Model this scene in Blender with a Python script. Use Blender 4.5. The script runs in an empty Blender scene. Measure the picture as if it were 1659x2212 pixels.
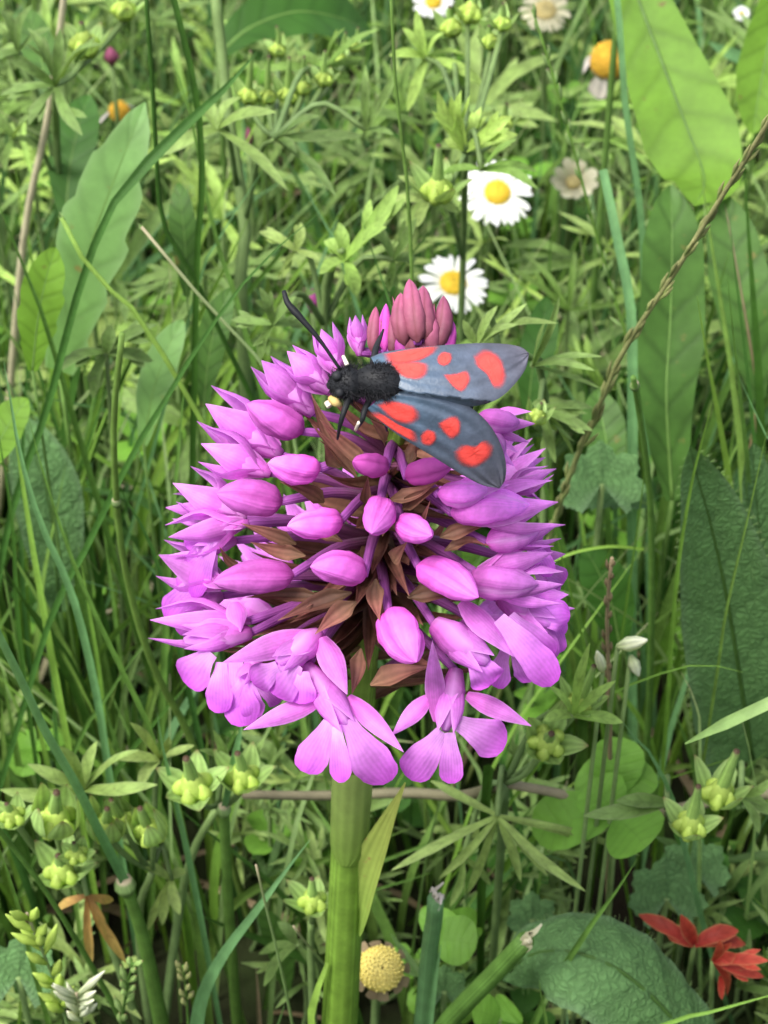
import bpy, math, random
import numpy as np

# ------------------------------------------------------------------ camera
sc = bpy.context.scene
PITCH = math.radians(38)
DIST = 0.22                       # camera to the middle of the flower head
T0 = np.array([0.0, 0.0, 0.130])
FWD = np.array([0, math.cos(PITCH), -math.sin(PITCH)])
RIGHT = np.array([1.0, 0, 0])
UPV = np.array([0, math.sin(PITCH), math.cos(PITCH)])
CAM = T0 - DIST * FWD
TOCAM = -FWD
W_U, H_U = 1659.0, 2211.0         # tracing grid of the photograph
F_U = (W_U / 2) / (0.042 / 0.22)
cam = bpy.data.cameras.new('camera')
camo = bpy.data.objects.new('camera', cam)
sc.collection.objects.link(camo)
camo.location = CAM
camo.rotation_euler = (math.radians(90) - PITCH, 0, 0)
cam.sensor_fit = 'HORIZONTAL'
cam.angle = 2 * math.atan(0.042 / 0.22)
cam.clip_start = 0.01
cam.clip_end = 400
cam.dof.use_dof = True
cam.dof.focus_distance = 0.203
cam.dof.aperture_fstop = (cam.lens / 1000) / 0.00100   # 1 mm pupil, as a phone has
sc.camera = camo

# ------------------------------------------------------------------ light: bright overcast
SUN_EL = math.radians(60)
world = bpy.data.worlds.new('World')
sc.world = world
world.use_nodes = True
wn = world.node_tree
wn.nodes.clear()
wo = wn.nodes.new('ShaderNodeOutputWorld')
wb = wn.nodes.new('ShaderNodeBackground')
sky = wn.nodes.new('ShaderNodeTexSky')
sky.sky_type = 'NISHITA'
sky.sun_disc = False
sky.sun_elevation = SUN_EL
sky.dust_density = 4.0
hsv = wn.nodes.new('ShaderNodeHueSaturation')
hsv.inputs['Saturation'].default_value = 0.5
wn.links.new(sky.outputs[0], hsv.inputs['Color'])
wn.links.new(hsv.outputs[0], wb.inputs[0])
wb.inputs[1].default_value = 0.15
wn.links.new(wb.outputs[0], wo.inputs[0])
sun = bpy.data.lights.new('sun', 'SUN')
sun.energy = 2.1
sun.angle = math.radians(20)
sun.color = (1.0, 0.965, 0.90)
suno = bpy.data.objects.new('sun', sun)
sc.collection.objects.link(suno)
# direction to the sun: high, to the left and on the viewer's side
az = math.radians(-140)
sdir = np.array([math.cos(az) * math.cos(SUN_EL), math.sin(az) * math.cos(SUN_EL), math.sin(SUN_EL)])
from mathutils import Vector
suno.rotation_euler = Vector(sdir).to_track_quat('Z', 'Y').to_euler()
suno.location = (0, 0, 5)
sky.sun_rotation = math.atan2(sdir[0], sdir[1])
vs = sc.view_settings
vs.view_transform = 'Standard'
vs.look = 'None'
vs.gamma = 1
vs.use_curve_mapping = False
vs.exposure = 1.0
sc.render.engine = 'CYCLES'
cy = sc.cycles
cy.max_bounces = 7
cy.diffuse_bounces = 4
cy.glossy_bounces = 2
cy.transmission_bounces = 4
cy.transparent_max_bounces = 4
cy.use_denoising = True
cy.caustics_reflective = False
cy.caustics_refractive = False

# ------------------------------------------------------------------ helpers
rng = random.Random(11)
C = sc.collection
LOC = {}


def ray(u, v):
    return FWD + RIGHT * (u - W_U / 2) / F_U + UPV * (H_U / 2 - v) / F_U


def P(u, v, d):
    return CAM + ray(u, v) * d


def PY(u, v, y):
    r = ray(u, v)
    return CAM + r * ((y - CAM[1]) / r[1])


def PZ(u, v, z):
    r = ray(u, v)
    return CAM + r * ((z - CAM[2]) / r[2])


def depth_of(p):
    return float(np.dot(np.asarray(p) - CAM, FWD))


def proj(p):
    q = np.asarray(p) - CAM
    d = q @ FWD
    return W_U / 2 + F_U * (q @ RIGHT) / d, H_U / 2 - F_U * (q @ UPV) / d, d


def norm(a):
    a = np.asarray(a, float)
    return a / (np.linalg.norm(a) + 1e-12)


def px(n, d):
    return n * d / F_U


def spline(pts, n):
    """Catmull-Rom through pts, n samples, even in chord length."""
    p = np.asarray(pts, float)
    if len(p) == 2:
        t = np.linspace(0, 1, n)[:, None]
        return p[0] * (1 - t) + p[1] * t
    L = np.concatenate([[0], np.cumsum(np.linalg.norm(np.diff(p, axis=0), axis=1))])
    q = np.vstack([2 * p[0] - p[1], p, 2 * p[-1] - p[-2]])
    s = np.linspace(0, L[-1], n)
    i = np.clip(np.searchsorted(L, s, side='right') - 1, 0, len(p) - 2)
    f = ((s - L[i]) / (L[i + 1] - L[i] + 1e-12))[:, None]
    a, b, c, d = q[i], q[i + 1], q[i + 2], q[i + 3]
    return 0.5 * ((2 * b) + (c - a) * f + (2 * a - 5 * b + 4 * c - d) * f ** 2 + (3 * b - a - 3 * c + d) * f ** 3)


class MB:
    def __init__(self):
        self.v, self.a, self.q, self.n = [], [], [], 0

    def grid(self, G, A, wrap=False):
        n, m = G.shape[:2]
        idx = np.arange(n * m).reshape(n, m) + self.n
        if wrap:
            idx = np.hstack([idx, idx[:, :1]])
        q = np.stack([idx[:-1, :-1], idx[:-1, 1:], idx[1:, 1:], idx[1:, :-1]], -1).reshape(-1, 4)
        self.q.append(q)
        self.v.append(G.reshape(-1, 3))
        self.a.append(A.reshape(-1, 3))
        self.n += n * m

    def ribbon(self, pts, w, up=(0, 0, 1), n=10, k=3, fold=0.0, cup=0.0, twist=0.0, rnd=None, wave=0.0, wfreq=3.0):
        """pts: control points; w: width (scalar list or function of t); fold: V, cup: U, in half-widths."""
        p = spline(pts, n)
        t = np.linspace(0, 1, n)
        tg = np.gradient(p, axis=0)
        tg /= np.linalg.norm(tg, axis=1)[:, None] + 1e-12
        up = np.asarray(up, float)
        S = np.cross(tg, up)
        S /= np.linalg.norm(S, axis=1)[:, None] + 1e-9
        N = np.cross(S, tg)
        if twist:
            c, s_ = np.cos(twist * t)[:, None], np.sin(twist * t)[:, None]
            S, N = S * c + N * s_, N * c - S * s_
        if callable(w):
            ww = np.array([w(x) for x in t])
        else:
            ww = np.interp(t, np.linspace(0, 1, len(w)), w)
        s = np.linspace(-1, 1, k)
        h = ww[:, None] / 2
        off = fold * np.abs(s)[None, :] + cup * (s[None, :] ** 2)
        if wave:
            ph = rng.random() * 6
            off = off + wave * np.abs(s)[None, :] * np.sin(wfreq * 6.28 * t[:, None] + ph + s[None, :] * 1.3)
        G = p[:, None, :] + S[:, None, :] * (s[None, :] * h)[..., None] + N[:, None, :] * (off * h)[..., None]
        r = rng.random() if rnd is None else rnd
        A = np.stack([np.broadcast_to(t[:, None], (n, k)), np.broadcast_to(s[None], (n, k)), np.full((n, k), r)], -1)
        self.grid(G, A)
        return p, S, N

    def tube(self, pts, r, n=10, k=7, rnd=None, cap=True, ridges=0, ridge=0.0):
        p = spline(pts, n)
        t = np.linspace(0, 1, n)
        rr = np.array([r(x) for x in t]) if callable(r) else np.interp(t, np.linspace(0, 1, len(r)), r)
        tg = np.gradient(p, axis=0)
        tg /= np.linalg.norm(tg, axis=1)[:, None] + 1e-12
        ref = np.array([1.0, 0.02, 0.01]) if abs(tg[:, 0]).max() < 0.9 else np.array([0.01, 0.1, 1.0])
        S = np.cross(tg, ref)
        S /= np.linalg.norm(S, axis=1)[:, None] + 1e-9
        N = np.cross(S, tg)
        if cap:
            p = np.vstack([p[:1], p, p[-1:]])
            rr = np.concatenate([[1e-6], rr, [1e-6]])
            S = np.vstack([S[:1], S, S[-1:]])
            N = np.vstack([N[:1], N, N[-1:]])
            t = np.concatenate([[0], t, [1]])
        th = np.linspace(0, 2 * math.pi, k, endpoint=False)
        R = rr[:, None] * (1 + ridge * np.cos(ridges * th)[None, :])
        G = p[:, None, :] + S[:, None, :] * (R * np.cos(th))[..., None] + N[:, None, :] * (R * np.sin(th))[..., None]
        rv = rng.random() if rnd is None else rnd
        A = np.stack([np.broadcast_to(t[:, None], G.shape[:2]), np.broadcast_to(np.cos(th)[None], G.shape[:2]), np.full(G.shape[:2], rv)], -1)
        self.grid(G, A, wrap=True)

    def build(self, name, mat, parent=None, at=None, smooth=True):
        V = np.vstack(self.v)
        if parent is not None:
            o0 = LOC[parent.name]
        else:
            o0 = np.asarray(at if at is not None else V[np.argmin(V[:, 2])], float)
        me = bpy.data.meshes.new(name)
        me.from_pydata((V - o0).tolist(), [], np.vstack(self.q).tolist())
        at_ = me.attributes.new('lv', 'FLOAT_VECTOR', 'POINT')
        at_.data.foreach_set('vector', np.vstack(self.a).astype(np.float32).ravel())
        if smooth:
            me.polygons.foreach_set('use_smooth', [True] * len(me.polygons))
        me.materials.append(M[mat] if isinstance(mat, str) else mat)
        me.update()
        o = bpy.data.objects.new(name, me)
        C.objects.link(o)
        if parent is not None:
            o.parent = parent
        else:
            o.location = o0
        LOC[o.name] = o0
        return o


def tag(o, label, cat, group=None, kind=None):
    o['label'] = label
    if cat:
        o['category'] = cat
    if group:
        o['group'] = group
    if kind:
        o['kind'] = kind
    return o


def empty(name, loc, label, cat, group=None):
    o = bpy.data.objects.new(name, None)
    o.empty_display_size = 0.004
    C.objects.link(o)
    o.location = loc
    LOC[o.name] = np.asarray(loc, float)
    return tag(o, label, cat, group)


def jit(s):
    return np.array([rng.gauss(0, s), rng.gauss(0, s), rng.gauss(0, s)])


# ------------------------------------------------------------------ materials
M = {}


def leafy(name, base, tip, var=0.25, rough=0.5, trans=0.3, veins='parallel', vfreq=9.0, spec=0.2, noise=350.0, rim=None,
          spot=None, bump=0.25, tipc=None, vcol=0.16, hue=None):
    m = bpy.data.materials.new(name)
    m.use_nodes = True
    nt = m.node_tree
    N, Lk = nt.nodes, nt.links
    N.clear()
    out = N.new('ShaderNodeOutputMaterial')
    at = N.new('ShaderNodeAttribute')
    at.attribute_name = 'lv'
    sep = N.new('ShaderNodeSeparateXYZ')
    Lk.new(at.outputs['Vector'], sep.inputs[0])

    def math_(op, a, b=None, c=None):
        n = N.new('ShaderNodeMath')
        n.operation = op
        for i, x in enumerate((a, b, c)):
            if x is None:
                continue
            if isinstance(x, (int, float)):
                n.inputs[i].default_value = x
            else:
                Lk.new(x, n.inputs[i])
        return n.outputs[0]

    def mix(f, a, b, mode='MIX'):
        n = N.new('ShaderNodeMix')
        n.data_type = 'RGBA'
        n.blend_type = mode
        for sock, x in ((n.inputs[0], f), (n.inputs[6], a), (n.inputs[7], b)):
            if isinstance(x, (int, float)):
                sock.default_value = x
            elif isinstance(x, tuple):
                sock.default_value = (*x, 1)
            else:
                Lk.new(x, sock)
        return n.outputs[2]

    tco = N.new('ShaderNodeTexCoord')
    nz = N.new('ShaderNodeTexNoise')
    nz.inputs['Scale'].default_value = noise
    nz.inputs['Detail'].default_value = 4
    Lk.new(tco.outputs['Object'], nz.inputs['Vector'])
    nz2 = N.new('ShaderNodeTexNoise')
    nz2.inputs['Scale'].default_value = noise * 5
    nz2.inputs['Detail'].default_value = 3
    Lk.new(tco.outputs['Object'], nz2.inputs['Vector'])
    t, s, r = sep.outputs[0], sep.outputs[1], sep.outputs[2]
    col = mix(t, base, tip)
    if hue:
        col = mix(math_('MULTIPLY', math_('POWER', r, 2.0), 0.4), col, hue)
    f = math_('MULTIPLY_ADD', math_('SUBTRACT', nz.outputs['Fac'], 0.5), 1.6 * var * 2, 1.0)
    f = math_('MULTIPLY', f, math_('MULTIPLY_ADD', math_('SUBTRACT', r, 0.5), var * 1.6, 1.0))
    f = math_('MULTIPLY', f, math_('MULTIPLY_ADD', math_('SUBTRACT', nz2.outputs['Fac'], 0.5), var * 1.0, 1.0))
    hgt = nz2.outputs['Fac']
    if veins == 'parallel':
        vw = math_('SINE', math_('MULTIPLY', s, vfreq * 3.14159))
        f = math_('MULTIPLY', f, math_('MULTIPLY_ADD', vw, vcol, 1.0))
        hgt = math_('ADD', math_('MULTIPLY', vw, 0.6), hgt)
    elif veins == 'pinnate':
        a = math_('ABSOLUTE', s)
        ph = math_('SUBTRACT', math_('MULTIPLY', t, vfreq * 6.28), math_('MULTIPLY', a, 5.0))
        ph = math_('ADD', ph, math_('MULTIPLY', nz.outputs['Fac'], 3.0))
        vw = math_('POWER', math_('MULTIPLY_ADD', math_('SINE', ph), 0.5, 0.5), 6.0)
        mr = math_('POWER', math_('SUBTRACT', 1.0, math_('MINIMUM', a, 1.0)), 22.0)
        vw = math_('ADD', vw, mr)
        f = math_('MULTIPLY', f, math_('MULTIPLY_ADD', vw, -vcol, 1.0))
        hgt = math_('ADD', math_('MULTIPLY', vw, -0.9), hgt)
    elif veins == 'net':
        a = math_('ABSOLUTE', s)
        vo = N.new('ShaderNodeTexVoronoi')
        vo.feature = 'DISTANCE_TO_EDGE'
        vo.inputs['Scale'].default_value = 800
        wv = N.new('ShaderNodeVectorMath')
        wv.operation = 'MULTIPLY_ADD'
        wv.inputs[1].default_value = (0.004, 0.004, 0.004)
        Lk.new(nz.outputs['Color'], wv.inputs[0])
        Lk.new(tco.outputs['Object'], wv.inputs[2])
        Lk.new(wv.outputs[0], vo.inputs['Vector'])
        cell = math_('MINIMUM', math_('MULTIPLY', vo.outputs['Distance'], 4.0), 1.0)
        ph = math_('SUBTRACT', math_('MULTIPLY', t, vfreq * 6.28), math_('MULTIPLY', a, 5.0))
        rib_ = math_('POWER', math_('MULTIPLY_ADD', math_('SINE', ph), 0.5, 0.5), 8.0)
        mr = math_('POWER', math_('SUBTRACT', 1.0, math_('MINIMUM', a, 1.0)), 22.0)
        low = math_('ADD', math_('MULTIPLY', rib_, 0.7), mr)
        f = math_('MULTIPLY', f, math_('MULTIPLY_ADD', cell, vcol * 1.6, 1.0 - vcol * 0.9))
        f = math_('MULTIPLY', f, math_('MULTIPLY_ADD', low, -vcol, 1.0))
        hgt = math_('ADD', math_('MULTIPLY', cell, 1.1), math_('MULTIPLY', low, -1.5))
    elif veins == 'clover':
        a = math_('ABSOLUTE', s)
        v = math_('LESS_THAN', math_('ABSOLUTE', math_('SUBTRACT', t, math_('MULTIPLY_ADD', a, -0.2, 0.6))), 0.07)
        col = mix(math_('MULTIPLY', v, 0.25), col, (0.35, 0.5, 0.25))
    vm = N.new('ShaderNodeVectorMath')
    vm.operation = 'SCALE'
    Lk.new(col, vm.inputs[0])
    Lk.new(f, vm.inputs['Scale'])
    col = vm.outputs[0]
    if rim:
        e = math_('POWER', math_('MINIMUM', math_('ABSOLUTE', s), 1.0), 8.0)
        col = mix(math_('MULTIPLY', e, 0.6), col, rim)
    if tipc:
        e = math_('POWER', t, 14.0)
        col = mix(e, col, tipc)
    if spot:
        sp = N.new('ShaderNodeTexNoise')
        sp.inputs['Scale'].default_value = noise * 2.2
        sp.inputs['Detail'].default_value = 5
        Lk.new(tco.outputs['Object'], sp.inputs['Vector'])
        rp = N.new('ShaderNodeValToRGB')
        rp.color_ramp.elements[0].position = 0.66
        rp.color_ramp.elements[1].position = 0.74
        Lk.new(sp.outputs['Fac'], rp.inputs[0])
        col = mix(rp.outputs[0], col, spot)
    pb = N.new('ShaderNodeBsdfPrincipled')
    Lk.new(col, pb.inputs['Base Color'])
    pb.inputs['Roughness'].default_value = rough
    pb.inputs['Specular IOR Level'].default_value = spec
    bp = N.new('ShaderNodeBump')
    bp.inputs['Strength'].default_value = bump
    bp.inputs['Distance'].default_value = 0.0002
    Lk.new(hgt, bp.inputs['Height'])
    Lk.new(bp.outputs[0], pb.inputs['Normal'])
    if trans > 0:
        tr = N.new('ShaderNodeBsdfTranslucent')
        tc = mix(1.0, col, (1.25, 1.2, 0.7) if trans < 0.9 else (1, 1, 1), 'MULTIPLY') if base[1] > base[2] else col
        Lk.new(tc, tr.inputs['Color'])
        ms = N.new('ShaderNodeMixShader')
        ms.inputs[0].default_value = trans
        Lk.new(pb.outputs[0], ms.inputs[1])
        Lk.new(tr.outputs[0], ms.inputs[2])
        Lk.new(ms.outputs[0], out.inputs[0])
    else:
        Lk.new(pb.outputs[0], out.inputs[0])
    M[name] = m
    return m


leafy('grass_mid', (0.066, 0.155, 0.024), (0.120, 0.250, 0.050), hue=(0.17, 0.20, 0.05), var=0.35)
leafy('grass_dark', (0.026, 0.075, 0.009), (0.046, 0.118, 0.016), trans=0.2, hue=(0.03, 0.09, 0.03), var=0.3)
leafy('grass_pale', (0.17, 0.29, 0.08), (0.25, 0.37, 0.14), tipc=(0.42, 0.36, 0.24))
leafy('grass_blue', (0.092, 0.215, 0.078), (0.150, 0.305, 0.125), rough=0.45)
leafy('grass_bright', (0.115, 0.255, 0.026), (0.185, 0.350, 0.060), hue=(0.26, 0.34, 0.07))
leafy('straw', (0.36, 0.34, 0.20), (0.46, 0.42, 0.28), trans=0.15)
leafy('straw_brown', (0.16, 0.12, 0.06), (0.26, 0.20, 0.12), trans=0.15)
leafy('spike_brown', (0.20, 0.28, 0.075), (0.30, 0.29, 0.13), trans=0.15, var=0.4)
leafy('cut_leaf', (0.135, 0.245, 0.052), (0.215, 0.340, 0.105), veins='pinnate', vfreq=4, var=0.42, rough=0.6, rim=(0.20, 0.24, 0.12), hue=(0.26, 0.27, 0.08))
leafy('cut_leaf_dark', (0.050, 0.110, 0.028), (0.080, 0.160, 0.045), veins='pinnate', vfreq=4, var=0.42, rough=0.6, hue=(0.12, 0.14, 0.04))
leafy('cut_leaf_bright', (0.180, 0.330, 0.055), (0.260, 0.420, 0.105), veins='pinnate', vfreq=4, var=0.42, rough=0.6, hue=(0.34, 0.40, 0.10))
leafy('cut_stem', (0.105, 0.17, 0.06), (0.16, 0.24, 0.08), veins=None, trans=0.1)
leafy('runner', (0.16, 0.15, 0.085), (0.18, 0.16, 0.10), veins=None, trans=0.0, rough=0.7)
leafy('fruit', (0.36, 0.50, 0.075), (0.42, 0.56, 0.12), veins=None, trans=0.25, rough=0.5)
leafy('sepal_green', (0.24, 0.38, 0.10), (0.32, 0.47, 0.16), vfreq=3, trans=0.3, rim=(0.34, 0.46, 0.20), tipc=(0.20, 0.10, 0.06))
leafy('beak', (0.25, 0.39, 0.09), (0.22, 0.36, 0.10), vfreq=3, trans=0.2, tipc=(0.08, 0.05, 0.03))
leafy('leaf_lime', (0.135, 0.275, 0.028), (0.165, 0.315, 0.038), veins='pinnate', vfreq=7, var=0.24, trans=0.4, noise=160, vcol=0.18, spot=(0.16, 0.15, 0.04))
leafy('leaf_grey', (0.120, 0.245, 0.060), (0.150, 0.290, 0.085), veins='pinnate', vfreq=6, var=0.24, trans=0.3, noise=160, vcol=0.14, rim=(0.2, 0.33, 0.13), spot=(0.16, 0.15, 0.04))
leafy('leaf_mid', (0.055, 0.130, 0.022), (0.072, 0.160, 0.030), veins='pinnate', vfreq=7, var=0.3, trans=0.3, noise=160, vcol=0.28, spot=(0.16, 0.15, 0.04))
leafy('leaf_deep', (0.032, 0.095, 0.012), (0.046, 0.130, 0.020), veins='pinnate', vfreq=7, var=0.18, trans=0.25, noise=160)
leafy('leaf_hairy', (0.078, 0.165, 0.052), (0.100, 0.205, 0.070), veins='net', vfreq=7, var=0.22, trans=0.2, noise=420, rough=0.75, bump=0.7, vcol=0.15, rim=(0.12, 0.19, 0.10))
leafy('midrib', (0.11, 0.20, 0.045), (0.12, 0.23, 0.05), veins=None, trans=0.1)
leafy('midrib_dark', (0.045, 0.10, 0.02), (0.055, 0.12, 0.022), veins=None, trans=0.1)
leafy('clover', (0.13, 0.30, 0.035), (0.16, 0.34, 0.045), veins='pinnate', vfreq=6, vcol=0.08, var=0.2, noise=200)
leafy('leaf_red', (0.26, 0.020, 0.016), (0.34, 0.050, 0.030), veins='pinnate', vfreq=4, var=0.3, rim=(0.5, 0.25, 0.12))
leafy('leaf_rust', (0.34, 0.17, 0.06), (0.46, 0.33, 0.10), veins='pinnate', vfreq=4, var=0.3)
# orchid
leafy('petal', (0.69, 0.150, 0.62), (0.75, 0.265, 0.82), vfreq=8.0, var=0.34, rough=0.55, trans=0.45, noise=420, vcol=0.05, rim=(0.86, 0.46, 0.90), bump=0.12, spec=0.25)
leafy('lip', (0.74, 0.33, 0.80), (0.57, 0.092, 0.64), vfreq=8.0, var=0.3, rough=0.55, trans=0.45, noise=420, vcol=0.05, bump=0.12, spec=0.25)
leafy('bud', (0.62, 0.095, 0.50), (0.74, 0.190, 0.73), vfreq=6.0, var=0.34, rough=0.65, trans=0.25, noise=420, vcol=0.0, bump=0.2, spec=0.3, rim=(0.34, 0.035, 0.27))
leafy('bud_deep', (0.42, 0.045, 0.30), (0.55, 0.085, 0.44), vfreq=1.0, var=0.2, rough=0.65, trans=0.2, noise=420, vcol=0.0, bump=0.2, spec=0.3, rim=(0.22, 0.02, 0.16))
leafy('bud_dull', (0.16, 0.050, 0.065), (0.36, 0.092, 0.185), vfreq=1.0, var=0.32, rough=0.55, trans=0.15, noise=420, vcol=0.0, bump=0.25, spec=0.25, rim=(0.16, 0.04, 0.05))
leafy('ovary', (0.15, 0.055, 0.07), (0.30, 0.07, 0.33), vfreq=4, var=0.25, trans=0.15)
leafy('bract', (0.165, 0.095, 0.055), (0.235, 0.082, 0.080), vfreq=3, var=0.5, trans=0.25, tipc=(0.36, 0.19, 0.14), noise=300)
leafy('orchid_stem', (0.125, 0.235, 0.024), (0.185, 0.300, 0.055), vfreq=9.0, var=0.3, trans=0.12, vcol=0.15, rough=0.4)
leafy('sheath', (0.16, 0.26, 0.045), (0.29, 0.38, 0.11), vfreq=5, var=0.15, trans=0.3, vcol=0.06)
leafy('sheath_yellow', (0.24, 0.37, 0.07), (0.36, 0.39, 0.10), vfreq=5, var=0.15, trans=0.35, vcol=0.08, spot=(0.34, 0.24, 0.09))
# daisies
leafy('ray_white', (0.80, 0.82, 0.78), (0.84, 0.85, 0.86), vfreq=2, var=0.05, trans=0.3, vcol=0.03, spec=0.2)
leafy('ray_wilted', (0.52, 0.48, 0.44), (0.62, 0.55, 0.52), vfreq=2, var=0.25, trans=0.3)
leafy('disc_yellow', (0.62, 0.43, 0.035), (0.80, 0.58, 0.06), veins=None, var=0.2, trans=0.1, rough=0.6)
leafy('disc_orange', (0.50, 0.29, 0.03), (0.68, 0.42, 0.05), veins=None, var=0.3, trans=0.1, rough=0.7)
leafy('disc_pale', (0.60, 0.48, 0.10), (0.72, 0.62, 0.20), veins=None, var=0.25, trans=0.1, rough=0.7)
leafy('disc_brown', (0.30, 0.23, 0.08), (0.48, 0.42, 0.20), veins=None, var=0.3, trans=0.1, rough=0.8)
leafy('pappus', (0.36, 0.34, 0.22), (0.50, 0.48, 0.36), veins=None, var=0.2, trans=0.4)
leafy('capsule_white', (0.42, 0.50, 0.24), (0.74, 0.76, 0.62), vfreq=3, var=0.12, trans=0.3)
# moth
leafy('moth_black', (0.010, 0.011, 0.013), (0.014, 0.015, 0.018), veins=None, var=0.3, trans=0, rough=0.6, spec=0.25)
leafy('moth_fur', (0.008, 0.008, 0.009), (0.020, 0.020, 0.024), veins=None, var=0.3, trans=0, rough=0.7, spec=0.15)
leafy('wing', (0.066, 0.120, 0.185), (0.088, 0.083, 0.108), vfreq=5, var=0.34, trans=0.05, rough=0.42, spec=0.6, noise=700, vcol=0.03, rim=(0.035, 0.035, 0.045))
leafy('wing_spot', (0.74, 0.066, 0.054), (0.76, 0.075, 0.066), veins=None, var=0.14, trans=0, rough=0.6, noise=900, spec=0.2)
leafy('pollen', (0.60, 0.42, 0.14), (0.66, 0.50, 0.22), veins=None, var=0.25, trans=0, rough=0.6)
leafy('pollen_pale', (0.70, 0.58, 0.45), (0.80, 0.72, 0.60), veins=None, var=0.15, trans=0, rough=0.6)


def soft_edge(name):
    m = M[name]
    nt = m.node_tree
    out = next(n for n in nt.nodes if n.type == 'OUTPUT_MATERIAL')
    src = out.inputs[0].links[0].from_socket
    at = next(n for n in nt.nodes if n.type == 'ATTRIBUTE')
    sep = nt.nodes.new('ShaderNodeSeparateXYZ')
    nt.links.new(at.outputs['Vector'], sep.inputs[0])
    nz = nt.nodes.new('ShaderNodeTexNoise')
    nz.inputs['Scale'].default_value = 2600
    ad = nt.nodes.new('ShaderNodeMath')
    ad.operation = 'MULTIPLY_ADD'
    ad.inputs[1].default_value = 0.30
    nt.links.new(nz.outputs['Fac'], ad.inputs[0])
    nt.links.new(sep.outputs[0], ad.inputs[2])
    mr = nt.nodes.new('ShaderNodeMapRange')
    mr.interpolation_type = 'SMOOTHSTEP'
    mr.inputs['From Min'].default_value = 0.68
    mr.inputs['From Max'].default_value = 1.16
    nt.links.new(ad.outputs[0], mr.inputs['Value'])
    tr = nt.nodes.new('ShaderNodeBsdfTransparent')
    mx = nt.nodes.new('ShaderNodeMixShader')
    nt.links.new(mr.outputs[0], mx.inputs[0])
    nt.links.new(src, mx.inputs[1])
    nt.links.new(tr.outputs[0], mx.inputs[2])
    nt.links.new(mx.outputs[0], out.inputs[0])


soft_edge('wing_spot')


def ground_mat():
    m = bpy.data.materials.new('soil_and_moss')
    m.use_nodes = True
    nt = m.node_tree
    pb = nt.nodes['Principled BSDF']
    tc = nt.nodes.new('ShaderNodeTexCoord')
    a = nt.nodes.new('ShaderNodeTexNoise')
    a.inputs['Scale'].default_value = 60
    a.inputs['Detail'].default_value = 8
    rp = nt.nodes.new('ShaderNodeValToRGB')
    rp.color_ramp.elements[0].color = (0.012, 0.010, 0.006, 1)
    rp.color_ramp.elements[1].color = (0.022, 0.034, 0.010, 1)
    rp.color_ramp.elements[0].position = 0.35
    rp.color_ramp.elements[1].position = 0.65
    nt.links.new(tc.outputs['Object'], a.inputs['Vector'])
    nt.links.new(a.outputs['Fac'], rp.inputs[0])
    nt.links.new(rp.outputs[0], pb.inputs['Base Color'])
    pb.inputs['Roughness'].default_value = 0.95
    pb.inputs['Specular IOR Level'].default_value = 0.1
    b = nt.nodes.new('ShaderNodeBump')
    b.inputs['Distance'].default_value = 0.004
    nt.links.new(a.outputs['Fac'], b.inputs['Height'])
    nt.links.new(b.outputs[0], pb.inputs['Normal'])
    M['ground'] = m


ground_mat()

# ------------------------------------------------------------------ ground
mb = MB()
gx = np.concatenate([[-60, -8, -1.5], np.linspace(-0.6, 0.6, 61), [1.5, 8, 60]])
gy = np.concatenate([[-60, -8, -1.2], np.linspace(-0.3, 0.9, 61), [1.8, 8, 60]])
X, Y = np.meshgrid(gx, gy, indexing='ij')
Z = 0.003 * np.sin(X * 31 + 1) * np.cos(Y * 27) + 0.002 * np.sin(X * 83 + Y * 61) - 0.003
Z = np.where((abs(X) > 1) | (Y > 1.2) | (Y < -0.8), -0.004, Z)
mb.grid(np.stack([X, Y, Z], -1), np.zeros(X.shape + (3,)))
g = mb.build('ground', 'ground', at=(0, 0, 0))
tag(g, 'dark soil and moss under the meadow plants', None, kind='structure')

# ------------------------------------------------------------------ the orchid
AX = [PY(905, 650, 0.0), PY(885, 800, 0.0), PY(850, 980, 0.0), PY(815, 1180, 0.0), PY(790, 1380, 0.0), PY(766, 1600, 0.0), PY(752, 1850, 0.0), PY(733, 2211, 0.0)]
AX.append(np.array([AX[-1][0] - 0.002, 0.001, -0.002]))
AXC = np.array(AX)[::-1]          # from the ground up
order = np.argsort(AXC[:, 2])


def axis_at(z):
    return np.array([np.interp(z, AXC[order, 2], AXC[order, 0]), np.interp(z, AXC[order, 2], AXC[order, 1]), z])


HZ = [0.085, 0.104, 0.112, 0.120, 0.130, 0.140, 0.148, 0.154, 0.160, 0.166]
HR = [0.000, 0.0150, 0.0215, 0.0225, 0.0205, 0.0165, 0.0115, 0.0070, 0.0038, 0.000]


def surf_depth(u, v):
    """depth of the first point of the cone of florets on this line of sight (or of closest approach)"""
    best, bd = 1e9, 0.2
    r = ray(u, v)
    for d in np.linspace(0.17, 0.25, 241):
        p = CAM + r * d
        a = axis_at(p[2])
        e = math.hypot(p[0] - a[0], p[1] - a[1]) - np.interp(p[2], HZ, HR)
        if e <= 0:
            return d
        if e < best:
            best, bd = e, d
    return bd


orchid = empty('orchid', (AXC[0][0], AXC[0][1], 0.0), 'magenta pink pyramidal orchid spike on a thick green stem, topped by the moth', 'orchid')
mb = MB()
mb.tube(AXC, lambda t: np.interp(t, [0, 0.3, 0.62, 0.75, 1], [0.0027, 0.0024, 0.0021, 0.0013, 0.0008]), n=40, k=14, ridges=7, ridge=0.035)
mb.build('stem', 'orchid_stem', orchid)


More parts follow.
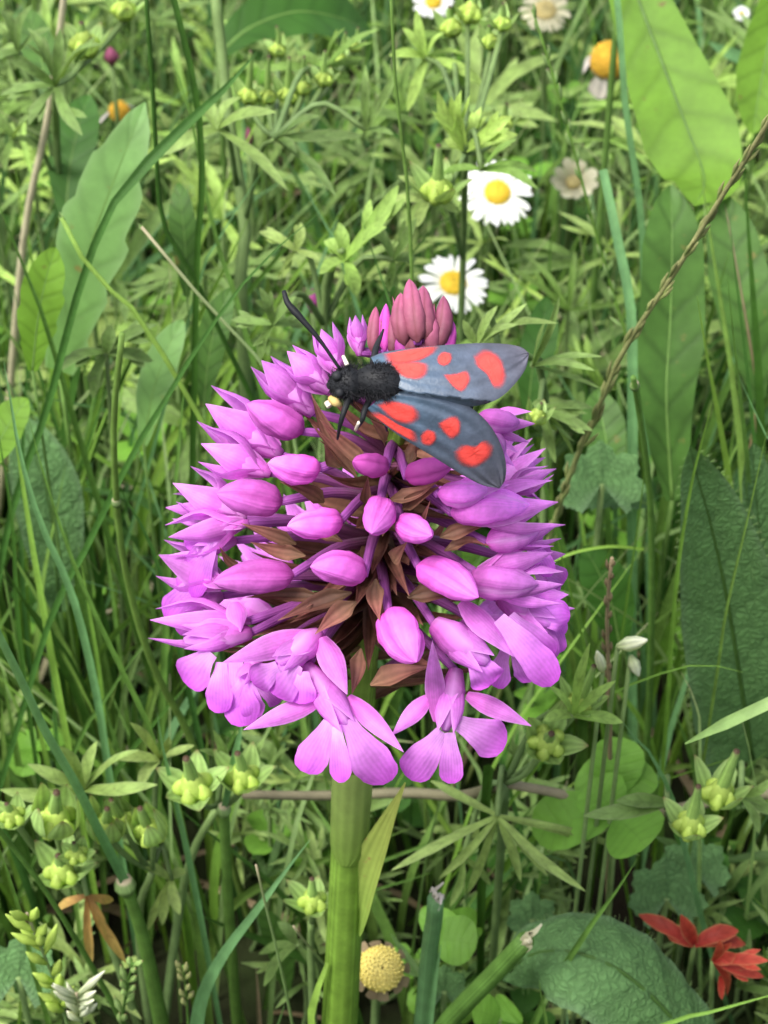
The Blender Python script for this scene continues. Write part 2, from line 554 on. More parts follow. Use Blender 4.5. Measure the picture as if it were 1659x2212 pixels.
def sepal_mesh(base, tip, w, up, bow=0.12, fold=0.25, cup=0.25, prof=None, n=9, k=5, mat='petal', name='sepal', parent=None, twist=0.0, wv=0.10):
    base, tip = np.asarray(base), np.asarray(tip)
    L = np.linalg.norm(tip - base)
    upn = norm(up)
    mid = (base + tip) / 2 + upn * L * bow
    prof = prof or (lambda t: float(np.interp(t, [0, 0.12, 0.28, 0.45, 0.65, 0.82, 0.94, 1], [0.42, 0.74, 0.98, 0.98, 0.74, 0.42, 0.16, 0.02])))
    b = MB()
    b.ribbon([base, mid, tip], lambda t: w * prof(t), up=upn, n=n, k=k, fold=-fold, cup=-cup, twist=twist, wave=wv, wfreq=1.3)
    return b.build(name, mat, parent)


def pedicel(parent_name, fbase, r=0.00058, drop=0.006):
    """ovary from the axis to the base of a floret"""
    a = axis_at(max(0.098, min(fbase[2] - drop, 0.152)))
    b = MB()
    b.tube([a, (a + fbase) / 2 + np.array([0, 0, 0.0012]), fbase], [0.0006, r, r * 0.75], n=8, k=8, ridges=3, ridge=0.18)
    return b


def bract(fbase, tipext=0.7, w=0.0026, mat='bract', drop=0.008, off=0.0012):
    a = axis_at(max(0.097, min(fbase[2] - drop, 0.152)))
    rad = norm(fbase - a)
    tip = a + (fbase - a) * tipext + np.array([0, 0, off * rng.uniform(-1.2, 1.0)]) + jit(0.0006)
    b = MB()
    side = norm(np.cross(rad, (0, 0, 1)))
    mid = (a + tip) / 2 + np.array([0, 0, -0.0016]) + side * rng.uniform(-0.001, 0.001)
    b.ribbon([a, mid, tip], lambda t: w * 0.85 * (0.75 + 0.5 * math.sin(3.1 * t)) * (1 - t ** 1.5) * min(1, t * 3.5 + 0.2) + 0.00008, up=(0, -0.3, 1), n=9, k=5, cup=0.5, fold=0.3, wave=0.15, wfreq=1)
    b.build('bract', mat, orchid)


def bud(bu, tu, w, dd=-0.0025, mat='bud', br=True, lift=0.0):
    """closed bud: base px, tip px, width px, depth gain of the tip in metres"""
    d0 = surf_depth((bu[0] + tu[0]) / 2, (bu[1] + tu[1]) / 2) - dd / 2 - lift
    B = P(bu[0], bu[1], d0)
    Tp = P(tu[0], tu[1], d0 + dd)
    ww = px(w * 0.89, d0)
    ax = norm(Tp - B)
    S = norm(np.cross(ax, TOCAM + 0.01))
    Nn = np.cross(S, ax)
    n, k = 15, 30
    t = np.linspace(0, 1, n)
    prof = np.interp(t, [0, 0.04, 0.15, 0.32, 0.5, 0.7, 0.85, 0.95, 1], [0.16, 0.48, 0.84, 1.0, 1.0, 0.85, 0.57, 0.28, 0.02]) * ww / 2
    th = np.linspace(0, 2 * math.pi, k, endpoint=False)
    ph = rng.random() * 6
    R = prof[:, None] * (1 - 0.17 * np.abs(np.cos(1.5 * (th + ph + 0.5 * t[:, None])))  ** 14 + 0.03 * np.cos(2 * th + ph)[None, :])
    R = R * (1 + 0.02 * np.sin(t[:, None] * rng.uniform(9, 16) + 2 * th[None, :] + ph) + 0.025 * np.sin(t[:, None] * 23 - 3 * th[None, :]))
    bend = (Nn * 0.06 * rng.uniform(-1, 1) + S * 0.06 * rng.uniform(-1, 1))[None, :] * (np.sin(t * 3.1)[:, None]) * np.linalg.norm(Tp - B)
    G = (B + (Tp - B)[None, :] * t[:, None] + bend)[:, None, :] + S * (R * np.cos(th))[..., None] + Nn * (R * np.sin(th))[..., None]
    A = np.stack([np.broadcast_to(t[:, None], (n, k)), np.abs(np.cos(1.5 * (th[None] + ph + 0.5 * t[:, None]))) ** 3, np.full((n, k), rng.random())], -1)
    b = MB()
    b.grid(G, A, wrap=True)
    o = b.build('bud', mat, orchid)
    pedicel('bud', B + ax * ww * 0.05).build('ovary', 'ovary', o)
    if br:
        bract(B, rng.uniform(0.6, 0.98), w=rng.uniform(0.0016, 0.0028))
    return o


def opening(bu, tu, w, dd=-0.002, spread=0.22, lift=0.0, lip=False, br=True):
    """half-open flower: three pointed cupped sepals and two petals round a short core"""
    d0 = surf_depth((bu[0] + tu[0]) / 2, (bu[1] + tu[1]) / 2) - dd / 2 - lift
    B = P(bu[0], bu[1], d0)
    Tp = P(tu[0], tu[1], d0 + dd)
    L = np.linalg.norm(Tp - B)
    ww = px(w, d0)
    ax = norm(Tp - B)
    S = norm(np.cross(ax, TOCAM))
    Nn = np.cross(S, ax)
    b = MB()
    b.tube([B - ax * 0.0004, B + ax * L * 0.25, B + ax * L * 0.62], [ww * 0.12, ww * 0.30, ww * 0.08], n=8, k=9)
    fl = b.build('flower', 'petal', orchid)
    pedicel('x', B).build('ovary', 'ovary', fl)
    a0 = rng.uniform(-0.35, 0.35)
    # the sepal facing the viewer ends exactly at the traced tip
    sepal_mesh(B, Tp, ww * 0.85, Nn + S * a0, bow=0.18, fold=0.15, cup=0.6, parent=fl)
    for sg in (-1, 1):
        dirn = norm(Nn * -0.35 + S * sg)
        sepal_mesh(B, B + (Tp - B) * rng.uniform(0.86, 1.08) + dirn * L * spread * rng.uniform(1.2, 2.2), ww * 0.80, dirn, bow=0.20, fold=0.2, cup=0.6, parent=fl)
        if lip:
            sepal_mesh(B, B + (Tp - B) * rng.uniform(0.5, 0.62) + S * sg * L * spread * 0.3 + Nn * L * 0.06, ww * 0.6, Nn * 0.7 + S * sg, bow=0.1, name='petal', parent=fl)
    if lip:
        dn = norm(np.array([0, -0.3, -1]))
        for sg in (-1, 0, 1):
            lobe(B + ax * L * 0.35, B + ax * L * 0.75 + dn * L * 0.5 + S * sg * L * 0.35, ww * 0.7, TOCAM + np.array([0, 0, 0.3]), fl)
    if br:
        bract(B, rng.uniform(0.8, 1.1), w=rng.uniform(0.0022, 0.003))
    return fl


def hooded(bu, tu, w, dd=0.0, spread=0.2, lip=False):
    """flower seen from behind: a rounded hood with two sepals spreading past it"""
    d0 = surf_depth((bu[0] + tu[0]) / 2, (bu[1] + tu[1]) / 2) - dd / 2
    hx = (bu[0] + (tu[0] - bu[0]) * 0.74, bu[1] + (tu[1] - bu[1]) * 0.74)
    o = bud(bu, hx, w * 0.80, dd, 'petal', br=False)
    o.name = 'flower'
    B, Tp = P(bu[0], bu[1], d0), P(tu[0], tu[1], d0 + dd)
    L = np.linalg.norm(Tp - B)
    ax = norm(Tp - B)
    S = norm(np.cross(ax, TOCAM))
    LOC[o.name] = LOC['orchid']
    ww = px(w, d0)
    sepal_mesh(B + ax * L * 0.10 + S * ww * 0.12 + TOCAM * ww * 0.18, Tp, ww * 0.52, TOCAM + S * rng.uniform(-.6, .6), bow=0.16, cup=0.5, parent=o)
    for sg in (-1, 1):
        sepal_mesh(B + ax * L * 0.15 + S * sg * ww * 0.15, B + ax * L * rng.uniform(0.8, 1.05) + S * sg * L * spread * rng.uniform(0.8, 1.7) - TOCAM * ww * 0.1, ww * 0.46, TOCAM * 0.6 + S * sg, bow=0.14, cup=0.5, parent=o)
    if lip:
        for sg in (-1, 0, 1):
            lobe(B + ax * L * 0.5, B + ax * L * 0.85 + np.array([0, -0.3, -1.0]) * L * 0.42 + S * sg * L * 0.25, ww * 0.5, TOCAM + np.array([0, 0, 0.3]), o)
    return o


def lobe(base, tip, w, up, parent, blunt=True):
    f1, p1_ = rng.uniform(14, 22), rng.random() * 6
    prof = lambda t: float(np.interp(t, [0, 0.2, 0.45, 0.68, 0.84, 0.94, 1], [0.40, 0.52, 0.80, 1.0, 0.93, 0.68, 0.26])) * (1 + 0.05 * t * math.sin(f1 * t + p1_))
    return sepal_mesh(base, tip, w, up, bow=rng.uniform(0.04, 0.12), fold=0.02, cup=rng.uniform(-0.15, 0.30), prof=prof, n=18, k=9, wv=0.22, mat='lip', name='lip_lobe', parent=parent)


def open_flower(c, hood, seps, lobes, petals=(), lift=0.0, d=None):
    """c: throat px; hood: (base px, tip px, width); seps: (base, tip, w, dd); lobes likewise. all from the photograph's outline"""
    d0 = (d or surf_depth(*c)) - lift
    b = MB()
    hb, ht, hw = hood
    B, Tp = P(hb[0], hb[1], d0 + 0.0016), P(ht[0], ht[1], d0 - 0.0004)
    ww = px(hw, d0)
    ax = norm(Tp - B)
    b.tube([B, B * 0.65 + Tp * 0.35 + TOCAM * ww * 0.06, B * 0.2 + Tp * 0.8, Tp], [ww * 0.20, ww * 0.36, ww * 0.32, ww * 0.10], n=10, k=12, ridges=2, ridge=0.08)
    fl = b.build('flower', 'petal', orchid)
    pedicel('x', B, drop=0.004).build('ovary', 'ovary', fl)
    # two petals folding over the hood
    S = norm(np.cross(ax, TOCAM))
    for sg in (-1, 1):
        sepal_mesh(B + S * sg * ww * 0.10 + TOCAM * 0.0004, Tp + S * sg * ww * 0.20 + TOCAM * 0.0012, ww * 0.74, TOCAM + S * sg * 0.9, bow=0.14, cup=0.4, name='petal', parent=fl)
    for (b0, t0, w, dd) in seps:
        sepal_mesh(P(b0[0], b0[1], d0), P(t0[0], t0[1], d0 + dd), px(w, d0), TOCAM + np.array([0, 0, 0.35]) + jit(0.12), bow=0.08, cup=0.3, fold=0.3, parent=fl)
    for (b0, t0, w, dd) in lobes:
        lobe(P(b0[0], b0[1], d0 - 0.0008), P(t0[0], t0[1], d0 + dd), px(w, d0), TOCAM + np.array([0, 0, 0.2]) + jit(0.15), fl)
    bract(B, 0.9, w=0.003)
    return fl


# flowers round the back and sides first (fill behind the traced ones)
for k in range(15):
    a = 0.35 + 2.45 * (k * 0.618 % 1.0)
    z = 0.110 + 0.022 * ((k * 0.377) % 1.0)
    ax0 = axis_at(z)
    R_ = np.interp(z, HZ, HR) * 0.74
    c = ax0 + np.array([math.cos(a) * R_, math.sin(a) * R_, 0])
    uu, vv, dd_ = proj(c)
    rad = norm(c - ax0 + np.array([0, 0, 0.004]))
    B = c - rad * 0.003
    Tp = c + rad * 0.0035
    b = MB()
    b.tube([B, (B + Tp) / 2, Tp], [0.0008, 0.0019, 0.0004], n=8, k=9)
    fl = b.build('flower', 'petal', orchid)
    pedicel('x', B).build('ovary', 'ovary', fl)
    S = norm(np.cross(rad, (0, 0, 1)))
    for sg, up_ in ((-1, 0.2), (0, 1.0), (1, 0.2)):
        sepal_mesh(B, Tp + rad * 0.0015 + S * sg * 0.0026 + np.array([0, 0, 0.0014 * up_]), 0.0027, norm(S * sg + np.array([0, 0, up_])), cup=0.4, parent=fl, n=7, k=3)
    if z < 0.135:
        for sg in (-1, 0, 1):
            lobe(c, c + rad * 0.0035 + S * sg * 0.0032 + np.array([0, 0, -0.004]), 0.0030, rad + np.array([0, 0, 0.6]), fl)
    if k % 2 == 0:
        bract(B, 0.95)

# traced buds: base px, tip px, width px, depth gain
bud((692, 1012), (578, 1000), 76, -0.002)
bud((836, 1006), (762, 996), 62, -0.003, 'bud_deep')
bud((738, 1122), (620, 1136), 78, -0.003)
bud((822, 1080), (803, 1152), 78, -0.004)
bud((864, 1128), (934, 1156), 72, -0.0035, 'bud')
bud((790, 1240), (670, 1224), 84, -0.003)
bud((634, 1240), (460, 1258), 88, -0.002)
bud((902, 1222), (1034, 1290), 88, -0.003)
bud((838, 1322), (900, 1430), 110, -0.004)
bud((876, 1030), (980, 1000), 64, -0.002, 'bud_deep')
bud((655, 932), (532, 872), 84, -0.002)
bud((610, 1084), (466, 1066), 88, -0.0015)
opening((672, 888), (565, 778), 112, -0.001, 0.10)
opening((714, 842), (620, 758), 98, 0.0, 0.12)
opening((732, 806), (694, 710), 78, 0.0, 0.14)
opening((776, 760), (768, 680), 56, 0.0, 0.10)
opening((600, 980), (444, 872), 112, -0.0005, 0.12)
opening((578, 1020), (434, 958), 84, 0.0005, 0.16)
opening((524, 1118), (373, 1043), 80, 0.001, 0.16)
opening((500, 1110), (357, 1096), 50, 0.003, 0.12)
opening((530, 1130), (364, 1160), 66, 0.001, 0.14, lip=True)
opening((486, 1262), (343, 1198), 92, 0.001, 0.16, lip=True)
opening((534, 1342), (324, 1339), 60, 0.0, 0.10)
# right side
hooded((1030, 905), (1156, 915), 84, 0.001, 0.22)
hooded((1034, 935), (1110, 1006), 80, 0.001, 0.22)
hooded((946, 1068), (1100, 1046), 86, -0.001, 0.16)
opening((1080, 1066), (1190, 1018), 44, 0.001, 0.06)
hooded((974, 1108), (1206, 1084), 120, -0.001, 0.14)
hooded((1050, 1172), (1208, 1132), 92, 0.0, 0.18, lip=True)
opening((1030, 1236), (1194, 1193), 64, -0.001, 0.06)
hooded((1010, 1256), (1216, 1262), 112, -0.0015, 0.12)
hooded((1096, 1300), (1242, 1314), 80, 0.0, 0.16, lip=True)
# open flowers along the front rim
open_flower((460, 1400), ((540, 1366), (398, 1384), 78),
            [((520, 1356), (392, 1350), 40, 0.0), ((505, 1300), (520, 1365), 48, 0.0)],
            [((455, 1408), (400, 1476), 88, 0.0), ((478, 1430), (472, 1540), 62, -0.0005), ((505, 1425), (528, 1568), 84, 0.0)])
open_flower((600, 1410), ((690, 1372), (600, 1432), 96),
            [((668, 1370), (482, 1430), 60, -0.0005), ((694, 1376), (750, 1500), 58, -0.0012)],
            [((640, 1432), (590, 1500), 92, 0.0), ((600, 1440), (546, 1476), 70, 0.0006), ((655, 1450), (655, 1520), 60, -0.0004)])
open_flower((716, 1545), ((662, 1440), (752, 1566), 92),
            [((692, 1512), (526, 1576), 46, -0.0002), ((752, 1504), (872, 1624), 46, -0.0006)],
            [((712, 1560), (658, 1668), 76, -0.0004), ((750, 1556), (838, 1690), 94, -0.0006), ((727, 1566), (738, 1690), 48, -0.0012)])
open_flower((970, 1560), ((985, 1448), (962, 1578), 86),
            [((928, 1504), (846, 1588), 42, 0.0), ((1008, 1500), (1148, 1568), 44, -0.0004), ((944, 1560), (934, 1384), 46, -0.001)],
            [((956, 1580), (882, 1680), 80, -0.0003), ((992, 1562), (1092, 1610), 88, -0.0005), ((972, 1582), (975, 1692), 54, -0.0012)])
open_flower((1020, 1390), ((940, 1350), (1054, 1432), 112),
            [((996, 1298), (1110, 1418), 54, -0.0012)],
            [((1078, 1335), (1198, 1476), 80, -0.0006), ((1020, 1420), (1062, 1478), 80, 0.0006), ((1100, 1330), (1190, 1420), 70, 0.0012)])
open_flower((1130, 1340), ((1080, 1290), (1190, 1350), 92),
            [((1120, 1290), (1228, 1284), 50, 0.0)],
            [((1150, 1330), (1232, 1330), 70, 0.0), ((1140, 1340), (1190, 1430), 76, 0.0008)])
# smaller flowers that fill the skirt behind the front ones
for (c_, hb, ht, hw, sp_, lo_) in [
        ((1100, 1400), (1046, 1350), (1122, 1402), 72, [((1100, 1372), (1206, 1362), 36, 0.0004)], [((1110, 1398), (1152, 1470), 62, 0.0004), ((1092, 1404), (1070, 1484), 56, 0.0006), ((1118, 1390), (1186, 1424), 52, 0.0006)]),
        ((420, 1308), (476, 1286), (398, 1306), 66, [((450, 1290), (372, 1268), 34, 0.0004)], [((432, 1308), (384, 1366), 54, 0.0006), ((446, 1316), (430, 1396), 52, 0.0004)]),
        ((530, 1462), (560, 1420), (520, 1470), 58, [((530, 1440), (470, 1452), 30, 0.0004)], [((528, 1468), (492, 1540), 54, 0.0006), ((540, 1474), (548, 1552), 54, 0.0006), ((552, 1468), (606, 1516), 52, 0.0008)]),
        ((1170, 1215), (1110, 1208), (1196, 1226), 60, [((1150, 1206), (1222, 1196), 30, 0.0004)], [((1168, 1222), (1220, 1256), 50, 0.0004), ((1160, 1230), (1196, 1286), 50, 0.0006)]),
        ((448, 1180), (506, 1166), (424, 1188), 56, [((470, 1170), (384, 1150), 30, 0.0004)], [((450, 1190), (404, 1230), 48, 0.0006), ((462, 1196), (440, 1262), 48, 0.0006)])]:
    open_flower(c_, (hb, ht, hw), sp_, lo_, lift=-0.0022)
# the knot of unopened buds at the tip
for (b0, t0, w, m_, dd) in [((874, 745), (866, 632), 50, 'bud_dull', 0.0012), ((903, 740), (884, 602), 54, 'bud_dull', 0.002), ((922, 735), (914, 616), 56, 'bud_dull', 0.0008),
                            ((944, 756), (958, 638), 50, 'bud_dull', 0.0008), ((886, 768), (890, 676), 56, 'bud_dull', -0.0006), ((932, 768), (934, 680), 56, 'bud_dull', -0.0006),
                            ((958, 776), (978, 692), 44, 'bud_deep', 0.0004), ((850, 766), (846, 680), 42, 'bud_dull', 0.0006), ((832, 758), (834, 655), 36, 'bud_deep', 0.001),
                            ((806, 762), (812, 662), 34, 'bud_dull', 0.001), ((906, 800), (912, 728), 58, 'bud_dull', -0.001), ((868, 790), (862, 720), 46, 'bud_deep', -0.0006), ((950, 800), (962, 730), 48, 'bud_dull', -0.0004)]:
    bud(b0, t0, w, dd, m_, br=False)
# small dull bracts between the tip buds
for (b0, t0, w) in [((862, 770), (848, 640), 26), ((896, 775), (872, 650), 28), ((915, 770), (902, 640), 24), ((940, 775), (938, 655), 28), ((960, 780), (972, 660), 24), ((840, 775), (822, 690), 26), ((915, 790), (925, 700), 26), ((878, 795), (876, 705), 24)]:
    d0 = surf_depth((b0[0] + t0[0]) / 2, (b0[1] + t0[1]) / 2) - 0.0007
    B, Tp = P(b0[0], b0[1], d0 + 0.001), P(t0[0], t0[1], d0 + 0.0006)
    b = MB()
    b.ribbon([B, (B + Tp) / 2 + TOCAM * 0.0006 + jit(0.0002), Tp], lambda t: px(w, d0) * ((0.7 + 0.4 * math.sin(3 * t)) * (1 - t ** 1.8) + 0.02), up=TOCAM + jit(0.4), n=9, k=5, fold=-0.4, cup=-0.3, wave=0.15, wfreq=1)
    b.build('bract', 'bud_dull', orchid)
# bracts that show between the buds
for (b0, t0, w, dd) in [((735, 985), (672, 850), 40, 0.0), ((800, 1005), (690, 905), 44, -0.001), ((770, 1030), (672, 915), 34, -0.001), ((830, 960), (800, 905), 50, -0.001),
                        ((700, 1085), (604, 1040), 44, -0.001), ((790, 1090), (795, 1030), 32, -0.002), ((840, 1080), (945, 1040), 44, -0.002), ((880, 1010), (905, 950), 46, -0.001),
                        ((870, 1100), (950, 1050), 40, -0.001), ((640, 1175), (520, 1130), 40, 0.0), ((660, 1200), (540, 1170), 44, 0.0), ((900, 1180), (930, 1080), 26, -0.003),
                        ((850, 1215), (880, 1170), 44, -0.001), ((950, 1160), (1060, 1130), 44, 0.0), ((960, 1190), (1060, 1180), 40, 0.0), ((700, 1290), (530, 1290), 40, 0.0),
                        ((760, 1280), (600, 1340), 54, 0.0), ((770, 1300), (680, 1370), 58, 0.0), ((812, 1250), (820, 1340), 52, -0.0015), ((880, 1290), (1010, 1280), 54, 0.001),
                        ((780, 1400), (760, 1500), 50, 0.002), ((800, 1480), (930, 1440), 64, 0.003), ((1000, 1500), (1110, 1462), 24, 0.001), ((520, 1230), (474, 1180), 26, 0.0),
                        ((735, 1010), (700, 960), 50, 0.0), ((860, 1150), (790, 1110), 40, 0.002), ((960, 1090), (1000, 1075), 50, 0.001), ((740, 1170), (640, 1110), 36, 0.002)]:
    d0 = surf_depth((b0[0] + t0[0]) / 2, (b0[1] + t0[1]) / 2) + 0.0022
    b = MB()
    B, Tp = P(b0[0], b0[1], d0 + 0.002), P(t0[0], t0[1], d0 + dd)
    L = np.linalg.norm(Tp - B)
    b.ribbon([B, (B + Tp) / 2 - TOCAM * L * 0.08 + jit(0.0003), Tp], lambda t: px(w, d0) * 0.9 * ((0.7 + 0.45 * math.sin(3 * t)) * (1 - t ** 1.5) * min(1, t * 3.5 + 0.12) + 0.015), up=TOCAM + np.array([0, 0, 0.4]) + jit(0.3),
             n=9, k=5, fold=0.35, cup=0.35, wave=0.12, wfreq=1)
    b.build('bract', 'bract', orchid)
# many slim bracts fill the inside of the spike
for k in range(64):
    z = 0.104 + 0.044 * ((k * 0.618) % 1.0)
    a = -math.pi * (0.02 + 0.96 * ((k * 0.377 + 0.13) % 1.0))
    R_ = np.interp(z + 0.006, HZ, HR) * rng.uniform(0.62, 0.9)
    A0 = axis_at(z)
    rad = np.array([math.cos(a), math.sin(a), 0])
    tp = A0 + rad * R_ + np.array([0, 0, rng.uniform(0.003, 0.008)])
    b = MB()
    ww = rng.uniform(0.0014, 0.0024)
    b.ribbon([A0, (A0 + tp) / 2 - np.array([0, 0, 0.0008]), tp], lambda t: ww * (0.8 + 0.4 * math.sin(3 * t)) * (1 - t ** 1.8) + 0.00006, up=np.array([0, 0, 1]) + rad * 0.2 + jit(0.2), n=9, k=5, cup=0.5, fold=0.3, wave=0.12, wfreq=1)
    b.build('bract', 'bract', orchid)
# sheath and stem leaf below the head
b = MB()
n, k = 14, 9
zs = np.linspace(PY(750, 1840, 0)[2], PY(757, 1640, 0)[2], n)
th = np.linspace(-math.pi * 0.92, -math.pi * 0.10, k)
G = np.zeros((n, k, 3))
for i, z in enumerate(zs):
    a = axis_at(z)
    tt = i / (n - 1)
    wfac = 1 if tt > 0.18 else (0.35 + 0.65 * (tt / 0.18) ** 0.6)
    thc = -math.pi * 0.55
    for j in range(k):
        an = thc + (th[j] - thc) * wfac
        rr = 0.00245 + 0.0002 * tt
        G[i, j] = a + np.array([math.cos(an) * rr, math.sin(an) * rr, 0])
A = np.stack([np.broadcast_to(np.linspace(0, 1, n)[:, None], (n, k)), np.broadcast_to(np.linspace(-1, 1, k)[None], (n, k)), np.full((n, k), 0.5)], -1)
b.grid(G, A)
b.build('sheath', 'sheath', orchid)
b = MB()
b.ribbon([PY(772, 2010, -0.001), PY(795, 1900, -0.0022), PY(835, 1790, -0.0026), PY(876, 1690, -0.003)], lambda t: 0.0036 * (0.45 + 0.8 * math.sin(3.0 * t ** 0.8)) * (1 - t ** 3) + 0.0002,
         up=TOCAM + np.array([-0.6, 0, 0.0]), n=16, k=5, cup=0.35, fold=0.2)
b.build('leaf', 'sheath_yellow', orchid)
b = MB()
b.ribbon([np.array([AXC[0][0] - 0.012, -0.004, 0.0]), PY(668, 2290, -0.002), PY(676, 2180, -0.0022), PY(708, 2080, -0.0022)], lambda t: 0.0055 * (1 - 0.9 * t), up=TOCAM + np.array([-0.8, 0, 0]), n=12, k=5, cup=0.4)
b.build('leaf', 'orchid_stem', orchid)

# ------------------------------------------------------------------ the moth
Z3 = lambda x, y: (564 + 0.37 * x, 597.2 + 0.37 * y)
DM = 0.1885


def wing_d(u, v):
    # roof-like: lowest depth along the back line, falling away to both costal edges, slightly cambered
    bx, by = (u - 860) / 220.0, v - (845 + (u - 860) * 0.12)
    return DM + 0.0024 * (abs(by) / 100) ** 1.1 + 0.0012 * max(0, bx) ** 2 * (0.4 if by < 0 else 1.0) - (0.0006 if by < 0 else 0.0)


moth = empty('burnet_moth', P(800, 850, DM + 0.003), 'black and red spotted moth resting with open wings on the orchid', 'moth')
upper = ([(640, 470), (740, 436), (1000, 405), (1250, 388), (1420, 392), (1520, 412), (1566, 448)],
         [(700, 575), (790, 640), (900, 700), (1020, 728), (1150, 757), (1270, 752), (1390, 710), (1480, 628), (1545, 535), (1566, 448)])
lower = ([(620, 770), (700, 850), (830, 945), (1000, 1048), (1160, 1148), (1290, 1216), (1392, 1236)],
         [(720, 690), (830, 668), (950, 678), (1100, 708), (1230, 768), (1330, 860), (1400, 980), (1430, 1090), (1424, 1185), (1392, 1236)])
spots_u = [[(735, 450), (860, 428), (1003, 412), (985, 452), (900, 490), (770, 502)], [(758, 508), (860, 500), (955, 512), (952, 568), (905, 592), (830, 577)],
           [(1030, 470), (1060, 440), (1105, 450), (1108, 490), (1075, 518), (1035, 505)], [(1068, 572), (1130, 568), (1200, 553), (1216, 610), (1170, 668), (1110, 630)],
           [(1246, 470), (1310, 430), (1390, 473), (1422, 560), (1412, 622), (1362, 643), (1318, 570), (1262, 522)]]
spots_l = [[(690, 752), (760, 730), (880, 762), (905, 818), (850, 852), (770, 828)], [(655, 808), (700, 802), (800, 862), (884, 903), (884, 954), (760, 886)],
           [(930, 930), (965, 895), (1010, 905), (1020, 950), (985, 984), (940, 972)], [(1035, 855), (1110, 818), (1158, 838), (1156, 912), (1110, 943), (1060, 900)],
           [(1132, 1022), (1190, 982), (1250, 992), (1300, 958), (1348, 1000), (1322, 1062), (1240, 1110), (1160, 1082)]]


def wing(ea, eb, spots):
    n, k = 60, 33
    a = spline([Z3(*p) + (0,) for p in ea], n)[:, :2]
    c = spline([Z3(*p) + (0,) for p in eb], n)[:, :2]
    G = np.zeros((n, k, 3))
    A = np.zeros((n, k, 3))
    for i in range(n):
        for j in range(k):
            s = j / (k - 1)
            q = a[i] * (1 - s) + c[i] * s
            camber = math.sin(math.pi * s) * math.sin(math.pi * min(1, i / (n - 1) + 0.1)) * 0.0005
            ripple = 0.00007 * math.cos(s * 22) * min(1, 3 * (i / n))
            G[i, j] = P(q[0], q[1], wing_d(*q) - camber - ripple)
            A[i, j] = (i / (n - 1), s * 2 - 1, 0.5)
    b = MB()
    b.grid(G, A)
    w = b.build('forewing', 'wing', moth)
    # interpolated lift-off so that a spot lies on the cambered sheet
    from mathutils.kdtree import KDTree
    kd = KDTree(n * k)
    uv = np.array([[proj(G[i, j]) for j in range(k)] for i in range(n)]).reshape(-1, 3)
    for i_, q in enumerate(uv):
        kd.insert((q[0], q[1], 0), i_)
    kd.balance()

    def dep(u, v):
        tot = sw = 0
        for co, idx, ds in kd.find_n((u, v, 0), 3):
            wgt = 1 / (ds + 0.3)
            tot += wgt * uv[idx][2]
            sw += wgt
        return tot / sw

    for si, sp in enumerate(spots):
        grow = 1.26 if si < 2 else 1.16
        pts = [Z3(*p) for p in sp]
        loop = spline([p + (0,) for p in pts + [pts[0]]], 33)[:-1, :2]
        cen = loop.mean(0)
        rings = []
        for f_ in (0.02, 0.2, 0.4, 0.6, 0.8, 1.0):
            ring = []
            for q in loop:
                e = cen + (q - cen) * f_ * grow
                if f_ == 1.0:
                    e = e + np.array([rng.gauss(0, 0.9), rng.gauss(0, 0.9)])
                ring.append(P(e[0], e[1], dep(*e) - (0.00010 if f_ < 1 else 0.00006)))
            rings.append(ring)
        G2 = np.array(rings)
        A2 = np.zeros(G2.shape)
        A2[..., 0] = np.array([0, 0.2, 0.4, 0.6, 0.8, 1])[:, None]
        A2[..., 2] = 0.5
        b2 = MB()
        b2.grid(G2, A2, wrap=True)
        b2.build('spot', 'wing_spot', w)
    return w


wing(*upper, spots_u)
wing(*lower, spots_l)


def blob(pts, radii, name, mat, parent, n=14, k=14):
    b = MB()
    b.tube(pts, radii, n=n, k=k)
    return b.build(name, mat, parent)


def furry(pts, radii, count, length, parent, name='fur'):
    p = spline(pts, 40)
    rr = np.interp(np.linspace(0, 1, 40), np.linspace(0, 1, len(radii)), radii)
    b = MB()
    axd = norm(p[-1] - p[0])
    for _ in range(count):
        i = rng.randrange(3, 38)
        a = rng.random() * 6.283
        S = norm(np.cross(axd, (0.1, 0.2, 1)))
        N = np.cross(S, axd)
        r_ = S * math.cos(a) + N * math.sin(a)
        q = p[i] + r_ * rr[i] * 0.93
        tipp = q + (r_ * 0.8 + axd * rng.uniform(-0.4, 1.0) + jit(0.35)) * length * rng.uniform(0.5, 1.2)
        b.ribbon([q, (q + tipp) / 2 + r_ * length * 0.1, tipp], [0.00007, 0.00005, 0.00001], up=TOCAM + jit(0.4), n=4, k=2)
    return b.build(name, 'moth_fur', parent)


th_pts = [P(768, 826, DM + 0.0012), P(800, 822, DM + 0.0008), P(835, 826, DM + 0.0006), P(868, 838, DM + 0.0012)]
th_r = [0.0010, 0.0016, 0.0017, 0.0009]
thorax = blob(th_pts, th_r, 'thorax', 'moth_black', moth)
furry(th_pts, th_r, 2200, 0.00055, thorax)
blob([P(855, 836, DM + 0.0028), P(910, 850, DM + 0.0034), P(970, 866, DM + 0.0040), P(1020, 880, DM + 0.0046)], [0.0014, 0.0017, 0.0015, 0.0005], 'abdomen', 'moth_black', moth)
hd_pts = [P(776, 828, DM + 0.0012), P(748, 828, DM + 0.0010), P(722, 830, DM + 0.0011), P(708, 834, DM + 0.0013)]
hd_r = [0.0013, 0.0016, 0.0011, 0.0003]
head = blob(hd_pts, hd_r, 'head', 'moth_black', moth)
furry(hd_pts[::-1], hd_r[::-1], 1000, 0.0007, head)
for (u, v, dz) in ((728, 812, -0.0002), (734, 848, -0.0002)):
    c = P(u, v, DM + dz)
    blob([c - TOCAM * 0.0005, c, c + TOCAM * 0.0004], [0.0003, 0.00055, 0.0003], 'eye', 'moth_black', head, 8, 10)
